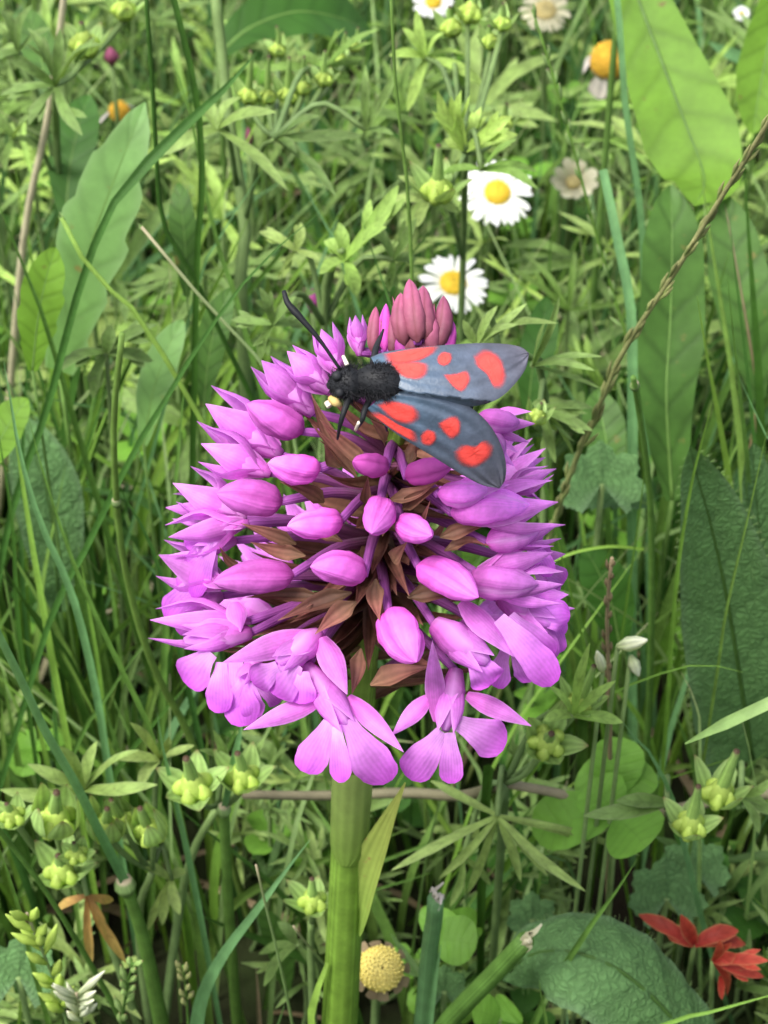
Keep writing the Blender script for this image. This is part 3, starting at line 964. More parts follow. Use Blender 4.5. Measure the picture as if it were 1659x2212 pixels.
blob([P(734, 796, DM + 0.0005), P(692, 736, DM), P(650, 687, DM - 0.0002), P(622, 655, DM), P(613, 628, DM + 0.0003)], [0.00016, 0.00018, 0.00026, 0.00036, 0.00022], 'antenna', 'moth_black', moth, 24, 10)
blob([P(746, 802, DM + 0.002), P(748, 798, DM + 0.006), P(750, 794, DM + 0.010), P(756, 792, DM + 0.013)], [0.00016, 0.00018, 0.00028, 0.00025], 'antenna', 'moth_black', moth, 18, 10)
for pts in ([P(758, 850, DM + 0.001), P(746, 880, DM - 0.0002), P(736, 912, DM), P(729, 948, DM + 0.002)],
            [P(800, 860, DM + 0.002), P(787, 888, DM + 0.001), P(782, 908, DM + 0.001), P(768, 928, DM + 0.003)],
            [P(806, 786, DM + 0.003), P(812, 752, DM + 0.004), P(820, 732, DM + 0.006), P(828, 712, DM + 0.009)],
            [P(820, 858, DM + 0.003), P(828, 890, DM + 0.004), P(836, 930, DM + 0.007)]):
    blob(pts, [0.00036, 0.00030, 0.00020, 0.00012], 'leg', 'moth_black', moth, 14, 8)
blob([P(712, 858, DM + 0.0008), P(724, 868, DM + 0.0006), P(736, 874, DM + 0.0010)], [0.00025, 0.00045, 0.00025], 'pollen_mass', 'pollen', moth, 8, 10)
blob([P(706, 868, DM + 0.0012), P(712, 878, DM + 0.0010)], [0.0003, 0.0003], 'pollen_mass', 'pollen_pale', moth, 6, 8)
blob([P(741, 768, DM - 0.0002), P(750, 788, DM - 0.0004)], [0.00016, 0.00022], 'pollen_mass', 'pollen_pale', moth, 6, 8)
blob([P(768, 928, DM + 0.0027), P(775, 912, DM + 0.0010)], [0.00016, 0.00016], 'pollen_mass', 'pollen_pale', moth, 6, 8)

# ------------------------------------------------------------------ meadow plants
def ext_ground(p, dirn=None, tan=None):
    """two points that carry a stalk from p down to the soil, keeping its slant"""
    p = np.asarray(p)
    if tan is not None:
        t = norm(norm(tan) + np.array([0, 0.05, -0.35]))
        if t[2] > -0.35:
            t = norm(np.array([t[0], t[1], -0.35]))
        L = p[2] / -t[2]
        q = p + t * L
        return [p * 0.5 + q * 0.5 - np.array([0, 0, p[2] * 0.04]), np.array([q[0], q[1], -0.002])]
    dx, dy = dirn if dirn is not None else (rng.uniform(-0.004, 0.004), rng.uniform(0.0, 0.006))
    return [p * 0.45 + np.array([p[0] + dx, p[1] + dy, 0]) * 0.55, np.array([p[0] + dx * 1.6, p[1] + dy * 1.6, -0.002])]


def trace(pts, y0, y1):
    n = len(pts)
    return [PY(u, v, y0 + (y1 - y0) * i / (n - 1)) for i, (u, v) in enumerate(pts)]


PROT = []          # (u, v, radius, depth): keep random growth from covering what the photograph shows


def protect(pts3, r):
    for p in pts3:
        u, v, d = proj(p)
        PROT.append((u, v, r, d))


def blade(label, pts, y0, y1, w, mat='grass_mid', name='grass_shoot', root=True, fold=0.35, up=None, group=None, wprof=None, prot=True, n=24, cat='grass'):
    """flat grass blade; pts from the tip down, in px; w px"""
    p3 = trace(pts, y0, y1)
    d = depth_of(p3[len(p3) // 2])
    if root and p3[-1][2] > 0.004:
        p3 = p3 + ext_ground(p3[-1], tan=p3[-1] - p3[-2])
    p3 = p3[::-1]
    wm = px(w, d)
    wp = wprof or (lambda t: (1.0 - 0.25 * (1 - t)) * (1 - max(0, (t - 0.55) / 0.45) ** 1.8 * 0.96))
    b = MB()
    b.ribbon(p3, lambda t: wm * wp(t), up=(TOCAM + np.array([rng.uniform(-.5, .5), 0, 0.3])) if up is None else up, n=n, k=5, fold=fold, cup=0.1)
    o = b.build(name, mat)
    tag(o, label, cat, group)
    if prot:
        protect(spline(p3, 30), max(10, w * 0.8))
    return o


def stalk(label, pts, y0, y1, w, mat='grass_mid', name='grass_stalk', root=True, node=None, cat='grass', taper=0.7, frayed=None, prot=True):
    p3 = trace(pts, y0, y1)
    d = depth_of(p3[len(p3) // 2])
    if root and p3[-1][2] > 0.004:
        p3 = p3 + ext_ground(p3[-1], tan=p3[-1] - p3[-2])
    p3 = p3[::-1]
    r = px(w, d) / 2
    base = p3[0]
    root_o = empty(name, (base[0], base[1], base[2]), label, cat)
    b = MB()
    b.tube(p3, [r * 1.1, r, r * taper], n=26, k=9)
    b.build('stem', mat, root_o)
    if node is not None:
        c = PY(*node, y0 + (y1 - y0) * 0.5) if len(node) == 2 else node
        c = min(spline(p3, 80), key=lambda q: (proj(q)[0] - node[0]) ** 2 + (proj(q)[1] - node[1]) ** 2)
        tgd = norm(p3[-1] - p3[0])
        b = MB()
        b.tube([c - tgd * r * 1.2, c, c + tgd * r * 1.2], [r * 0.9, r * 1.35, r * 0.9], n=7, k=9)
        b.build('node', 'grass_pale', root_o)
    if frayed:
        tp = p3[-1]
        tg_ = norm(p3[-1] - p3[-2])
        b = MB()
        for i in range(7):
            q = tp - tg_ * r * 0.8 + norm(jit(1)) * r * 0.6
            b.ribbon([q, q + tg_ * r * 1.5 + jit(r * 0.3), q + tg_ * r * rng.uniform(1.4, 2.2) + jit(r * 0.4)], [r * 0.8, r * 0.6, r * 0.15], up=TOCAM + jit(0.4), n=4, k=3)
        b.build('frayed_tip', frayed, root_o)
    if prot:
        protect(spline(p3, 30), max(10, w * 0.8))
    return root_o, p3


# ---- single grass blades and stalks that stand out
blade('long dark green blade arching across the toothed leaf at upper left', [(556, 112), (505, 172), (450, 228), (390, 282), (330, 342), (240, 450), (170, 630), (100, 890), (20, 1130)], 0.085, 0.06, 20, 'grass_dark', fold=0.5, wprof=lambda t: 0.85 if t < 0.86 else 1.25 * (1 - ((t - 0.86) / 0.14) ** 2) + 0.05)
stalk('thin dark upright stalk beside the toothed leaf, rising out of the top', [(313, -60), (316, 0), (328, 165), (345, 450), (358, 500), (402, 565)], 0.08, 0.08, 13, 'grass_dark')
blade('dark narrow blade bending down from the top edge at upper left', [(360, -60), (376, 0), (403, 110), (428, 230), (437, 400), (425, 590)], 0.085, 0.08, 19, 'grass_dark', wprof=lambda t: 1 - 0.3 * t)
blade('short folded blade crossing two dark upright stalks at upper left', [(352, 75), (368, 110), (395, 190), (418, 275), (448, 430), (480, 560), (512, 650)], 0.09, 0.08, 16, 'grass_mid')
stalk('slender upright green stalk passing just behind the orchid tip', [(842, -60), (845, 0), (856, 200), (880, 400), (890, 600), (896, 760)], 0.06, 0.055, 10, 'grass_mid')
stalk('pale straw coloured dead stalk at upper left edge', [(146, -80), (128, 80), (100, 270), (50, 525)], 0.13, 0.13, 18, 'straw', taper=0.8)
blade('green blade leaning in from the left edge below the toothed leaf', [(-20, 395), (20, 500), (60, 600), (110, 740)], 0.07, 0.07, 17, 'grass_mid')
blade('bluish green blade with a cropped pink tip beside the daisies', [(1302, 366), (1318, 440), (1338, 540), (1360, 650), (1366, 800)], 0.09, 0.08, 24, 'grass_blue', wprof=lambda t: 1.0 - 0.25 * t ** 6)
stalk('tall jointed stalk with pale nodes left of the orchid', [(264, 720), (246, 900), (250, 1060), (265, 1200), (300, 1350), (345, 1470), (400, 1570), (462, 1730)], 0.03, 0.045, 17, 'grass_mid', node=(250, 1080))
stalk('thin stalk with a cropped pale tip over the toothed leaf', [(133, 470), (160, 530), (205, 590), (280, 670), (340, 745)], 0.065, 0.06, 14, 'grass_bright', frayed='grass_pale')
stalk('light thin stalk with cropped tip slanting towards the orchid', [(306, 490), (340, 530), (377, 575), (450, 660), (550, 765), (600, 835), (630, 920), (645, 1010)], 0.06, 0.05, 10, 'grass_pale', frayed='grass_pale')
blade('long dark blade curving down left from behind the moth antenna', [(686, 462), (630, 512), (566, 564), (480, 673), (415, 770), (359, 863), (290, 978), (180, 1200), (110, 1340)], 0.055, 0.045, 19, 'grass_dark', fold=0.5)
blade('broad pale blue blade ending at a stem joint, lower left', [(-20, 1340), (40, 1460), (95, 1576), (160, 1690), (210, 1790), (270, 1908)], 0.0, 0.012, 24, 'grass_blue', root=False, wprof=lambda t: 1 - 0.35 * t)
stalk('thick round grass stem with a pale joint, bottom left', [(268, 1906), (288, 1960), (312, 2040), (352, 2230)], 0.012, 0.014, 36, 'grass_mid', taper=0.65, node=(271, 1914))
stalk('upright stem with pale joint among the green seed capsules', [(484, 1742), (488, 1850), (496, 2000), (508, 2160)], 0.022, 0.024, 24, 'grass_mid', taper=0.9, node=(485, 1748))
blade('grey green leaf rising from the pale joint to the orchid flowers', [(524, 1560), (512, 1620), (498, 1690), (485, 1746)], 0.018, 0.022, 20, 'grass_blue', root=False)
blade('wide blue green blade leaning right in front of the orchid stem', [(670, 1813), (618, 1880), (560, 1960), (485, 2060), (440, 2150), (425, 2240)], 0.004, 0.008, 38, 'grass_blue', fold=0.3, wprof=lambda t: 0.9 if t < 0.35 else (1 - ((t - 0.35) / 0.65) ** 1.3) * 0.95 + 0.02)
stalk('straight thin stalk slanting across the bottom left corner', [(-20, 1770), (0, 1795), (90, 1912), (165, 2030), (255, 2190)], 0.0, 0.008, 14, 'grass_mid')
blade('narrow blade at the left edge in the bottom corner', [(-10, 1815), (15, 1880), (45, 1980), (75, 2100), (110, 2230)], 0.0, 0.006, 14, 'grass_mid')
blade('teal upright blade below the left flowers of the orchid', [(340, 1540), (350, 1610), (390, 1780), (430, 1970), (472, 2200)], 0.016, 0.02, 17, 'grass_blue')
stalk('hair thin pale stalk beside the wide blue green blade', [(553, 1868), (575, 1960), (602, 2070), (632, 2215)], -0.002, 0.002, 7, 'grass_pale')
stalk('short pale bristle against the orchid stem', [(634, 2000), (660, 2035), (694, 2075), (720, 2110)], 0.004, 0.01, 7, 'grass_pale')
blade('dark upright blade right of the orchid stem', [(1058, 1650), (1052, 1720), (1045, 1840), (1040, 2000), (1040, 2230)], 0.02, 0.024, 20, 'grass_dark', fold=0.7, wprof=lambda t: 0.8 + 0.3 * t)
blade('dark blade slanting across the big crinkled leaf', [(1376, 1856), (1330, 1925), (1280, 1992), (1212, 2096), (1172, 2166)], 0.0, 0.002, 19, 'grass_mid', fold=0.55)
blade('tiny blade tip at the edge of the crinkled leaf', [(1164, 2115), (1170, 2160), (1182, 2235)], -0.004, -0.003, 14, 'grass_mid')
stalk('cropped pale grass stem with frayed pink tip beside spent daisy', [(941, 1940), (938, 1990), (930, 2040), (912, 2240)], 0.004, 0.008, 44, 'grass_blue', frayed='ray_wilted', taper=0.8)
blade('thin pale leaf clasping the frayed grass stem', [(953, 2040), (940, 2110), (922, 2240)], 0.003, 0.004, 22, 'grass_blue')
stalk('slanting cropped stem with pale frayed tip before the crinkled leaf', [(1136, 2030), (1070, 2100), (1000, 2172), (955, 2225)], -0.003, 0.004, 46, 'grass_mid', frayed='pappus', taper=0.85)
blade('bright thin blade running off the bottom right corner', [(1700, 2140), (1659, 2151), (1530, 2187), (1410, 2225)], -0.008, -0.006, 15, 'grass_bright')
stalk('stout upright stem with a pale joint right of the orchid', [(1368, 815), (1374, 850), (1390, 952), (1404, 1075), (1408, 1250), (1405, 1425), (1400, 1570)], 0.035, 0.05, 17, 'grass_mid', node=(1372, 832))
blade('long straight light blade in front of the hairy leaf', [(1547, 834), (1525, 920), (1498, 1022), (1467, 1200), (1449, 1390), (1438, 1570)], 0.03, 0.04, 12, 'grass_bright')
blade('fine blade just left of the stout jointed stem', [(1398, 960), (1388, 1050), (1376, 1140), (1344, 1360), (1330, 1480)], 0.045, 0.05, 10, 'grass_bright')
blade('fine blade touching the right flowers of the orchid', [(1190, 1100), (1200, 1145), (1225, 1250), (1262, 1395), (1290, 1500)], 0.03, 0.035, 10, 'grass_bright')
blade('thin arching blade right of the orchid flowers', [(1170, 1235), (1200, 1210), (1253, 1190), (1323, 1180), (1390, 1186)], 0.045, 0.05, 8, 'grass_bright', root=False)
blade('thin blade arching over the white flower buds', [(1605, 1452), (1560, 1440), (1498, 1436), (1393, 1466), (1288, 1514), (1230, 1560)], 0.015, 0.03, 9, 'grass_bright')
blade('blue grey thin blade at the right edge above the hairy leaf', [(1595, 810), (1610, 845), (1652, 935), (1700, 1040)], 0.045, 0.045, 11, 'grass_blue')
blade('dark thin blade crossing the hairy leaf at right edge', [(1665, 900), (1650, 960), (1617, 1110), (1568, 1320), (1552, 1430)], 0.025, 0.03, 9, 'grass_mid')
blade('pale green blade jutting in from the right above the seed capsules', [(1700, 1500), (1659, 1520), (1570, 1562), (1480, 1606)], 0.0, -0.002, 26, 'grass_pale', root=False, wprof=lambda t: 0.15 + 0.85 * min(1, t * 2.5))
blade('bent pale blade above the round clover leaves', [(1346, 1560), (1368, 1590), (1405, 1628), (1430, 1680), (1450, 1722)], 0.012, 0.016, 19, 'grass_blue')
blade('curling whitish blade below the white buds', [(1470, 1450), (1492, 1490), (1508, 1540), (1512, 1600)], 0.03, 0.03, 11, 'grass_pale')
blade('broad grey green blade lying across the top right', [(1530, 90), (1560, 110), (1610, 130), (1680, 145)], 0.22, 0.22, 34, 'grass_blue', root=False)
blade('light thin blade between the toothed leaf and the orchid', [(580, 350), (520, 440), (470, 520), (430, 610)], 0.10, 0.10, 9, 'grass_blue')
blade('grey blade slanting down right under the cut leaves', [(628, 352), (660, 410), (700, 480), (750, 600)], 0.10, 0.095, 15, 'grass_blue')
blade('dark narrow blade left of the orchid tip', [(768, 420), (790, 500), (820, 590), (850, 680)], 0.08, 0.07, 12, 'grass_dark')
blade('upright dark blade rising beside the panicle stalk', [(1330, -40), (1340, 60), (1352, 230), (1380, 420), (1392, 600)], 0.12, 0.11, 20, 'grass_blue', wprof=lambda t: 1 - 0.3 * t)
blade('dark pointed blade crossing the first daisy from lower left', [(1070, 352), (1040, 392), (990, 450), (940, 500), (890, 545)], 0.11, 0.11, 9, 'grass_dark')

blade('long pale blade sweeping down the left side', [(8, 780), (17, 830), (45, 987), (87, 1127), (150, 1267), (185, 1390), (213, 1522), (225, 1600)], 0.035, 0.035, 20, 'grass_blue')
blade('slim blade parallel to the long pale blade at left', [(62, 900), (84, 987), (140, 1162), (196, 1302), (262, 1442), (305, 1530), (340, 1620)], 0.03, 0.03, 15, 'grass_mid')
blade('yellow green upright blade near the left edge', [(20, 830), (31, 917), (63, 1127), (87, 1267), (115, 1424), (142, 1570)], 0.05, 0.045, 20, 'grass_bright')
blade('dark short blade pointing at the left orchid flowers', [(250, 1030), (259, 1057), (315, 1151), (352, 1255), (380, 1360)], 0.05, 0.05, 17, 'grass_dark')
blade('thin blade crossing behind the jointed stalk at lower left', [(342, 1352), (280, 1431), (217, 1526), (170, 1600)], 0.04, 0.04, 13, 'grass_mid')
blade('dull green blade just left of the upper orchid flowers', [(398, 830), (390, 920), (378, 1060), (366, 1180)], 0.06, 0.055, 19, 'grass_mid')
blade('dark steep blade in the middle of the left edge', [(-10, 900), (10, 1010), (30, 1150), (40, 1330), (60, 1500)], 0.05, 0.05, 18, 'grass_dark')
blade('bright narrow blade leaning left below the jointed stalk', [(170, 1180), (190, 1300), (215, 1450), (230, 1620)], 0.055, 0.05, 14, 'grass_bright')

# ---- grass flower spikes
def spike(label, pts, y0, y1, w, mat_stem, mat_sp, t0, t1, count, sl, sw, spreadv=0.3, name='grass_spike'):
    o, p3 = stalk(label, pts, y0, y1, w, mat_stem, name=name)
    s = spline(p3, 120)
    for i in range(count):
        f = t0 + (t1 - t0) * (i + rng.uniform(-.9, .9)) / max(1, count - 1)
        k = int(np.clip(f * 119, 1, 118))
        tgd = norm(s[k + 1] - s[k - 1])
        side = norm(norm(np.cross(tgd, TOCAM)) * (1 if i % 2 else -1) * rng.uniform(0.3, 1) + TOCAM * rng.uniform(-.6, .9))
        d = depth_of(s[k])
        L, Wd = px(sl, d) * rng.uniform(0.8, 1.2), px(sw, d)
        q = s[k] + side * px(w, d) * 0.3
        tipp = q + norm(tgd + side * spreadv * rng.uniform(0.5, 1.4) + TOCAM * rng.uniform(-.2, .3)) * L
        b = MB()
        b.tube([q, (q + tipp) / 2 + side * Wd * 0.15, tipp], [Wd * 0.25, Wd * 0.5, Wd * 0.06], n=7, k=6)
        b.build('spikelet', mat_sp, o)
    protect(s[int(t0 * 119):], max(14, sw))
    return o


spike('tall yellow green grass flower spike right of the daisies', [(1150, 20), (1176, 100), (1205, 200), (1232, 295), (1262, 410), (1292, 520), (1318, 610), (1342, 695), (1360, 780)], 0.10, 0.09, 7, 'grass_bright', 'grass_pale', 0.45, 1.0, 34, 34, 9, 0.16)
spike('long brownish grass spike slanting in from the right edge', [(1700, 190), (1659, 265), (1600, 360), (1530, 470), (1450, 600), (1385, 695), (1330, 790), (1270, 940), (1225, 1040)], 0.03, 0.06, 14, 'spike_brown', 'spike_brown', 0.42, 1.0, 44, 60, 10, 0.14)
spike('short withered brown spike over the white buds', [(1322, 1205), (1317, 1250), (1312, 1320), (1312, 1390), (1318, 1560)], 0.02, 0.025, 12, 'straw_brown', 'straw_brown', 0.7, 1.0, 16, 34, 10, 0.2)
spike('pale green wheat like spike in the bottom left corner', [(58, 1972), (78, 2020), (100, 2075), (122, 2130), (150, 2230)], -0.006, 0.0, 9, 'grass_pale', 'fruit', 0.62, 1.0, 17, 74, 24, 0.65)
spike('small pale spike cut by the bottom edge at left', [(165, 2145), (172, 2180), (182, 2240)], -0.008, -0.004, 9, 'grass_pale', 'capsule_white', 0.84, 1.0, 12, 80, 20, 0.6)
spike('narrow brownish green spike by the thick bottom stem', [(288, 2080), (275, 2130), (262, 2230)], -0.004, 0.0, 8, 'grass_mid', 'sepal_green', 0.72, 1.0, 12, 50, 16, 0.35)
spike('small dull spike low between two upright stems', [(395, 2085), (402, 2140), (408, 2230)], 0.004, 0.006, 7, 'grass_mid', 'spike_brown', 0.8, 1.0, 9, 40, 14, 0.35)

# ---- broad leaves
def broad(label, mid, y0, y1, w, mat, name='broad_leaf', prof=None, up=None, fold=0.18, cup=0.0, wave=0.05, teeth=0, tooth=0.12, n=44, k=11, rib='midrib', root=True, asym=0.0, hairs=0, ribw=0.028, curl=0.0, prot=True, cat='leaf', crinkle=0.0):
    """mid: px from the tip to the stalk"""
    p3 = trace(mid, y0, y1)
    d = depth_of(p3[len(p3) // 2])
    W = px(w, d)
    upv = norm(TOCAM + np.array([rng.uniform(-.25, .25), 0, 0.35])) if up is None else norm(up)
    pr = prof or (lambda t: math.sin(math.pi * min(1, max(0, t)) ** 0.75) ** 0.75)
    p = spline(p3[::-1], n)           # from stalk to tip
    t = np.linspace(0, 1, n)
    tg = np.gradient(p, axis=0)
    tg /= np.linalg.norm(tg, axis=1)[:, None]
    S = np.cross(tg, upv)
    S /= np.linalg.norm(S, axis=1)[:, None]
    N = np.cross(S, tg)
    s = np.linspace(-1, 1, k)
    hw = np.array([max(0.004, pr(x)) for x in t]) * W / 2
    G = np.zeros((n, k, 3))
    A = np.zeros((n, k, 3))
    p1, p2 = rng.random() * 6, rng.random() * 6
    for i in range(n):
        for j in range(k):
            e = 1.0
            if teeth:
                ph = (t[i] * teeth + (0.3 if s[j] > 0 else 0)) % 1.0
                e = 1 + tooth * (ph if ph < 0.85 else (1 - ph) / 0.15 * 0.85) * abs(s[j]) ** 3
            sj = s[j] * (1 + asym * (1 if s[j] > 0 else -1))
            off = fold * abs(s[j]) + cup * s[j] ** 2 + wave * abs(s[j]) * math.sin(t[i] * 14 + p1 + (1.5 if s[j] > 0 else 0)) + curl * abs(s[j]) ** 6
            if crinkle:
                off += crinkle * (math.sin(t[i] * 75 + abs(s[j]) * 9) * math.cos(s[j] * 16 + t[i] * 31) + 0.6 * math.sin(s[j] * 23 + t[i] * 47))
            G[i, j] = p[i] + S[i] * sj * hw[i] * e + N[i] * off * (hw[i] * 0.7 + W * 0.15)
            A[i, j] = (t[i], s[j], 0.5)
    base = p3[-1]
    gpt = ext_ground(base, (0.0, 0.008)) if root and base[2] > 0.002 else [base]
    o = empty(name, gpt[-1], label, cat)
    b = MB()
    b.grid(G, A)
    bl = b.build('leaf_blade', mat, o)
    b = MB()
    rb = p[:int(n * 0.96)] - N[:int(n * 0.96)] * W * ribw * 0.2
    b.tube(rb, [W * ribw, W * ribw * 0.7, W * ribw * 0.3], n=24, k=6)
    b.build('midrib', rib, bl)
    if len(gpt) > 1:
        b = MB()
        b.tube([base, gpt[0], gpt[1]], [W * ribw * 1.3, W * ribw * 1.6, W * ribw * 1.8], n=8, k=7)
        b.build('leaf_stalk', rib, o)
    if hairs:
        b = MB()
        for _ in range(hairs):
            i = rng.randrange(2, n - 1)
            edge = rng.random() < 0.93
            j = (0 if rng.random() < 0.5 else k - 1) if edge else rng.randrange(k)
            q = G[i, j]
            dr = (S[i] * (1 if s[j] > 0 else -1) * (1 if edge else 0.2) + N[i] * (0.3 if edge else 1.0) + tg[i] * rng.uniform(-.2, .7) + jit(0.2))
            b.ribbon([q, q + norm(dr) * rng.uniform(0.0004, 0.0010)], [0.00003, 0.00001], up=TOCAM, n=2, k=2)
        b.build('hairs', 'grass_pale', bl)['kind'] = 'stuff'
    if prot:
        protect(G[::4, ::3].reshape(-1, 3), 16)
    return o


lance = lambda t: float(np.interp(t, [0, 0.1, 0.35, 0.6, 0.8, 0.92, 0.98, 1], [0.22, 0.42, 0.85, 1.0, 0.82, 0.50, 0.22, 0.03]))
broad('large lime green lance leaf hanging tip down at top right', [(1500, 446), (1522, 385), (1482, 270), (1432, 140), (1380, 0), (1345, -110)], 0.105, 0.150, 205, 'leaf_lime', 'plantain_leaf', prof=lambda t: float(np.interp(t, [0, 0.2, 0.45, 0.68, 0.85, 0.95, 1], [0.5, 0.62, 0.86, 1.0, 0.74, 0.42, 0.06])), fold=0.12, root=True)
broad('lime leaf cut by the right edge in the top corner', [(1625, 290), (1640, 200), (1662, 80), (1680, -60)], 0.15, 0.17, 120, 'leaf_lime', 'plantain_leaf', prof=lance)
broad('long mid green leaf upright behind the slanting brown spike', [(1448, 400), (1452, 520), (1448, 700), (1440, 860), (1452, 1080)], 0.11, 0.08, 150, 'leaf_mid', 'plantain_leaf', prof=lambda t: float(np.interp(t, [0, 0.15, 0.5, 0.8, 0.94, 1], [0.2, 0.6, 1.0, 0.9, 0.5, 0.05])), fold=0.15, prot=False)
broad('dark green leaf behind the brown spike at the right edge', [(1562, 420), (1585, 540), (1610, 680), (1640, 860)], 0.11, 0.09, 130, 'leaf_mid', 'plantain_leaf', prof=lance, rib='straw_brown', prot=False)
broad('hairy grey green leaf standing at the right edge', [(1490, 960), (1503, 1020), (1532, 1120), (1570, 1290), (1604, 1500), (1625, 1640)], 0.045, 0.055, 250, 'leaf_hairy', 'hairy_leaf', prof=lambda t: float(np.interp(t, [0, 0.2, 0.5, 0.75, 0.9, 0.97, 1], [0.85, 1.0, 0.9, 0.62, 0.34, 0.14, 0.02])), fold=0.22, hairs=700, rib='midrib_dark')
broad('narrow hairy leaf tip beside the larger hairy leaf', [(1626, 955), (1630, 1040), (1640, 1140), (1650, 1300)], 0.06, 0.06, 85, 'leaf_hairy', 'hairy_leaf', prof=lance, hairs=120, rib='midrib_dark', prot=False)
broad('light green coarsely toothed leaf standing at upper left', [(313, 220), (290, 280), (252, 375), (205, 500), (165, 640), (128, 800)], 0.10, 0.085, 138, 'leaf_grey', 'toothed_leaf', prof=lambda t: float(np.interp(t, [0, 0.15, 0.45, 0.65, 0.82, 0.94, 1], [0.45, 0.70, 1.0, 0.95, 0.66, 0.30, 0.02])), teeth=5, tooth=0.30, fold=0.1)
broad('grey hairy leaf in the shade at the left edge', [(40, 900), (75, 980), (108, 1100), (130, 1320)], 0.085, 0.075, 150, 'leaf_hairy', 'hairy_leaf', prof=lance, hairs=200, rib='midrib_dark', prot=False)
broad('short yellowish green leaf at the left edge below the toothed leaf', [(120, 533), (100, 600), (82, 690), (70, 800)], 0.075, 0.07, 88, 'leaf_lime', 'toothed_leaf', prof=lance, teeth=4, tooth=0.2)
broad('small pointed leaf between the dark stalks at upper left', [(386, 394), (392, 450), (400, 530), (404, 640)], 0.11, 0.10, 62, 'leaf_mid', 'toothed_leaf', prof=lance)
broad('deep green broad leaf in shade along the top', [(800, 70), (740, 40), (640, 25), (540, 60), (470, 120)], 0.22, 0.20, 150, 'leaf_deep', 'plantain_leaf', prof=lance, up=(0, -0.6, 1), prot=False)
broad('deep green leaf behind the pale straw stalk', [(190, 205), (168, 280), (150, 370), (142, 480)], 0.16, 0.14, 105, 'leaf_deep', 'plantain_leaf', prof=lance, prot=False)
broad('large crinkled dark green leaf arching over the bottom right', [(1085, 2118), (1150, 2060), (1250, 2058), (1360, 2110), (1470, 2220), (1560, 2360)], 0.006, -0.004, 250, 'leaf_hairy', 'crinkled_leaf', prof=lambda t: float(np.interp(t, [0, 0.15, 0.45, 0.7, 0.88, 0.97, 1], [0.6, 0.85, 1.0, 0.92, 0.6, 0.28, 0.04])), up=(0.1, -0.35, 1), fold=-0.10, cup=-0.25, crinkle=0.035, hairs=260, n=60, k=17, rib='midrib_dark')
broad('dull green leaf low behind the right flowers', [(1210, 1075), (1260, 1055), (1330, 1060), (1400, 1090)], 0.08, 0.075, 110, 'leaf_hairy', 'toothed_leaf', prof=lance, teeth=9, tooth=0.25, up=(0, -0.4, 1))

for (lb, mid, ya, yb, w_, m_) in [
        ('dull leaf low behind the panicle stalk', [(1180, 640), (1170, 720), (1150, 800), (1140, 900)], 0.10, 0.09, 80, 'leaf_deep'),
        ('mid green leaf leaning behind the moth antenna', [(500, 620), (470, 690), (450, 780), (440, 880)], 0.09, 0.08, 70, 'leaf_mid'),
        ('broad pale leaf rising left of the orchid above the jointed stalk', [(395, 690), (360, 760), (330, 850), (310, 960)], 0.085, 0.075, 80, 'leaf_grey'),
        ('round tipped pale leaf at the left edge above the hairy leaf', [(60, 860), (30, 900), (0, 950), (-30, 1020)], 0.07, 0.065, 90, 'leaf_lime'),
        ('mid green leaf in shade under the slanting brown spike', [(1290, 840), (1300, 900), (1310, 960), (1310, 1050)], 0.09, 0.08, 95, 'leaf_mid'),
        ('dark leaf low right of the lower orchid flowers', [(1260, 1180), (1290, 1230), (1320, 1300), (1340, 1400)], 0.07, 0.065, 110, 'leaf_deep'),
        ('small oval leaf low between the stem joint and orchid stem', [(560, 1960), (590, 2010), (610, 2070), (620, 2140)], 0.03, 0.028, 60, 'leaf_mid'),
        ('pointed dark leaf at the top beside the pale straw stalk', [(60, 20), (80, 90), (95, 160), (100, 250)], 0.20, 0.18, 80, 'leaf_mid')]:
    broad(lb, mid, ya, yb, w_, m_, 'meadow_leaf', prof=lance, prot=False)

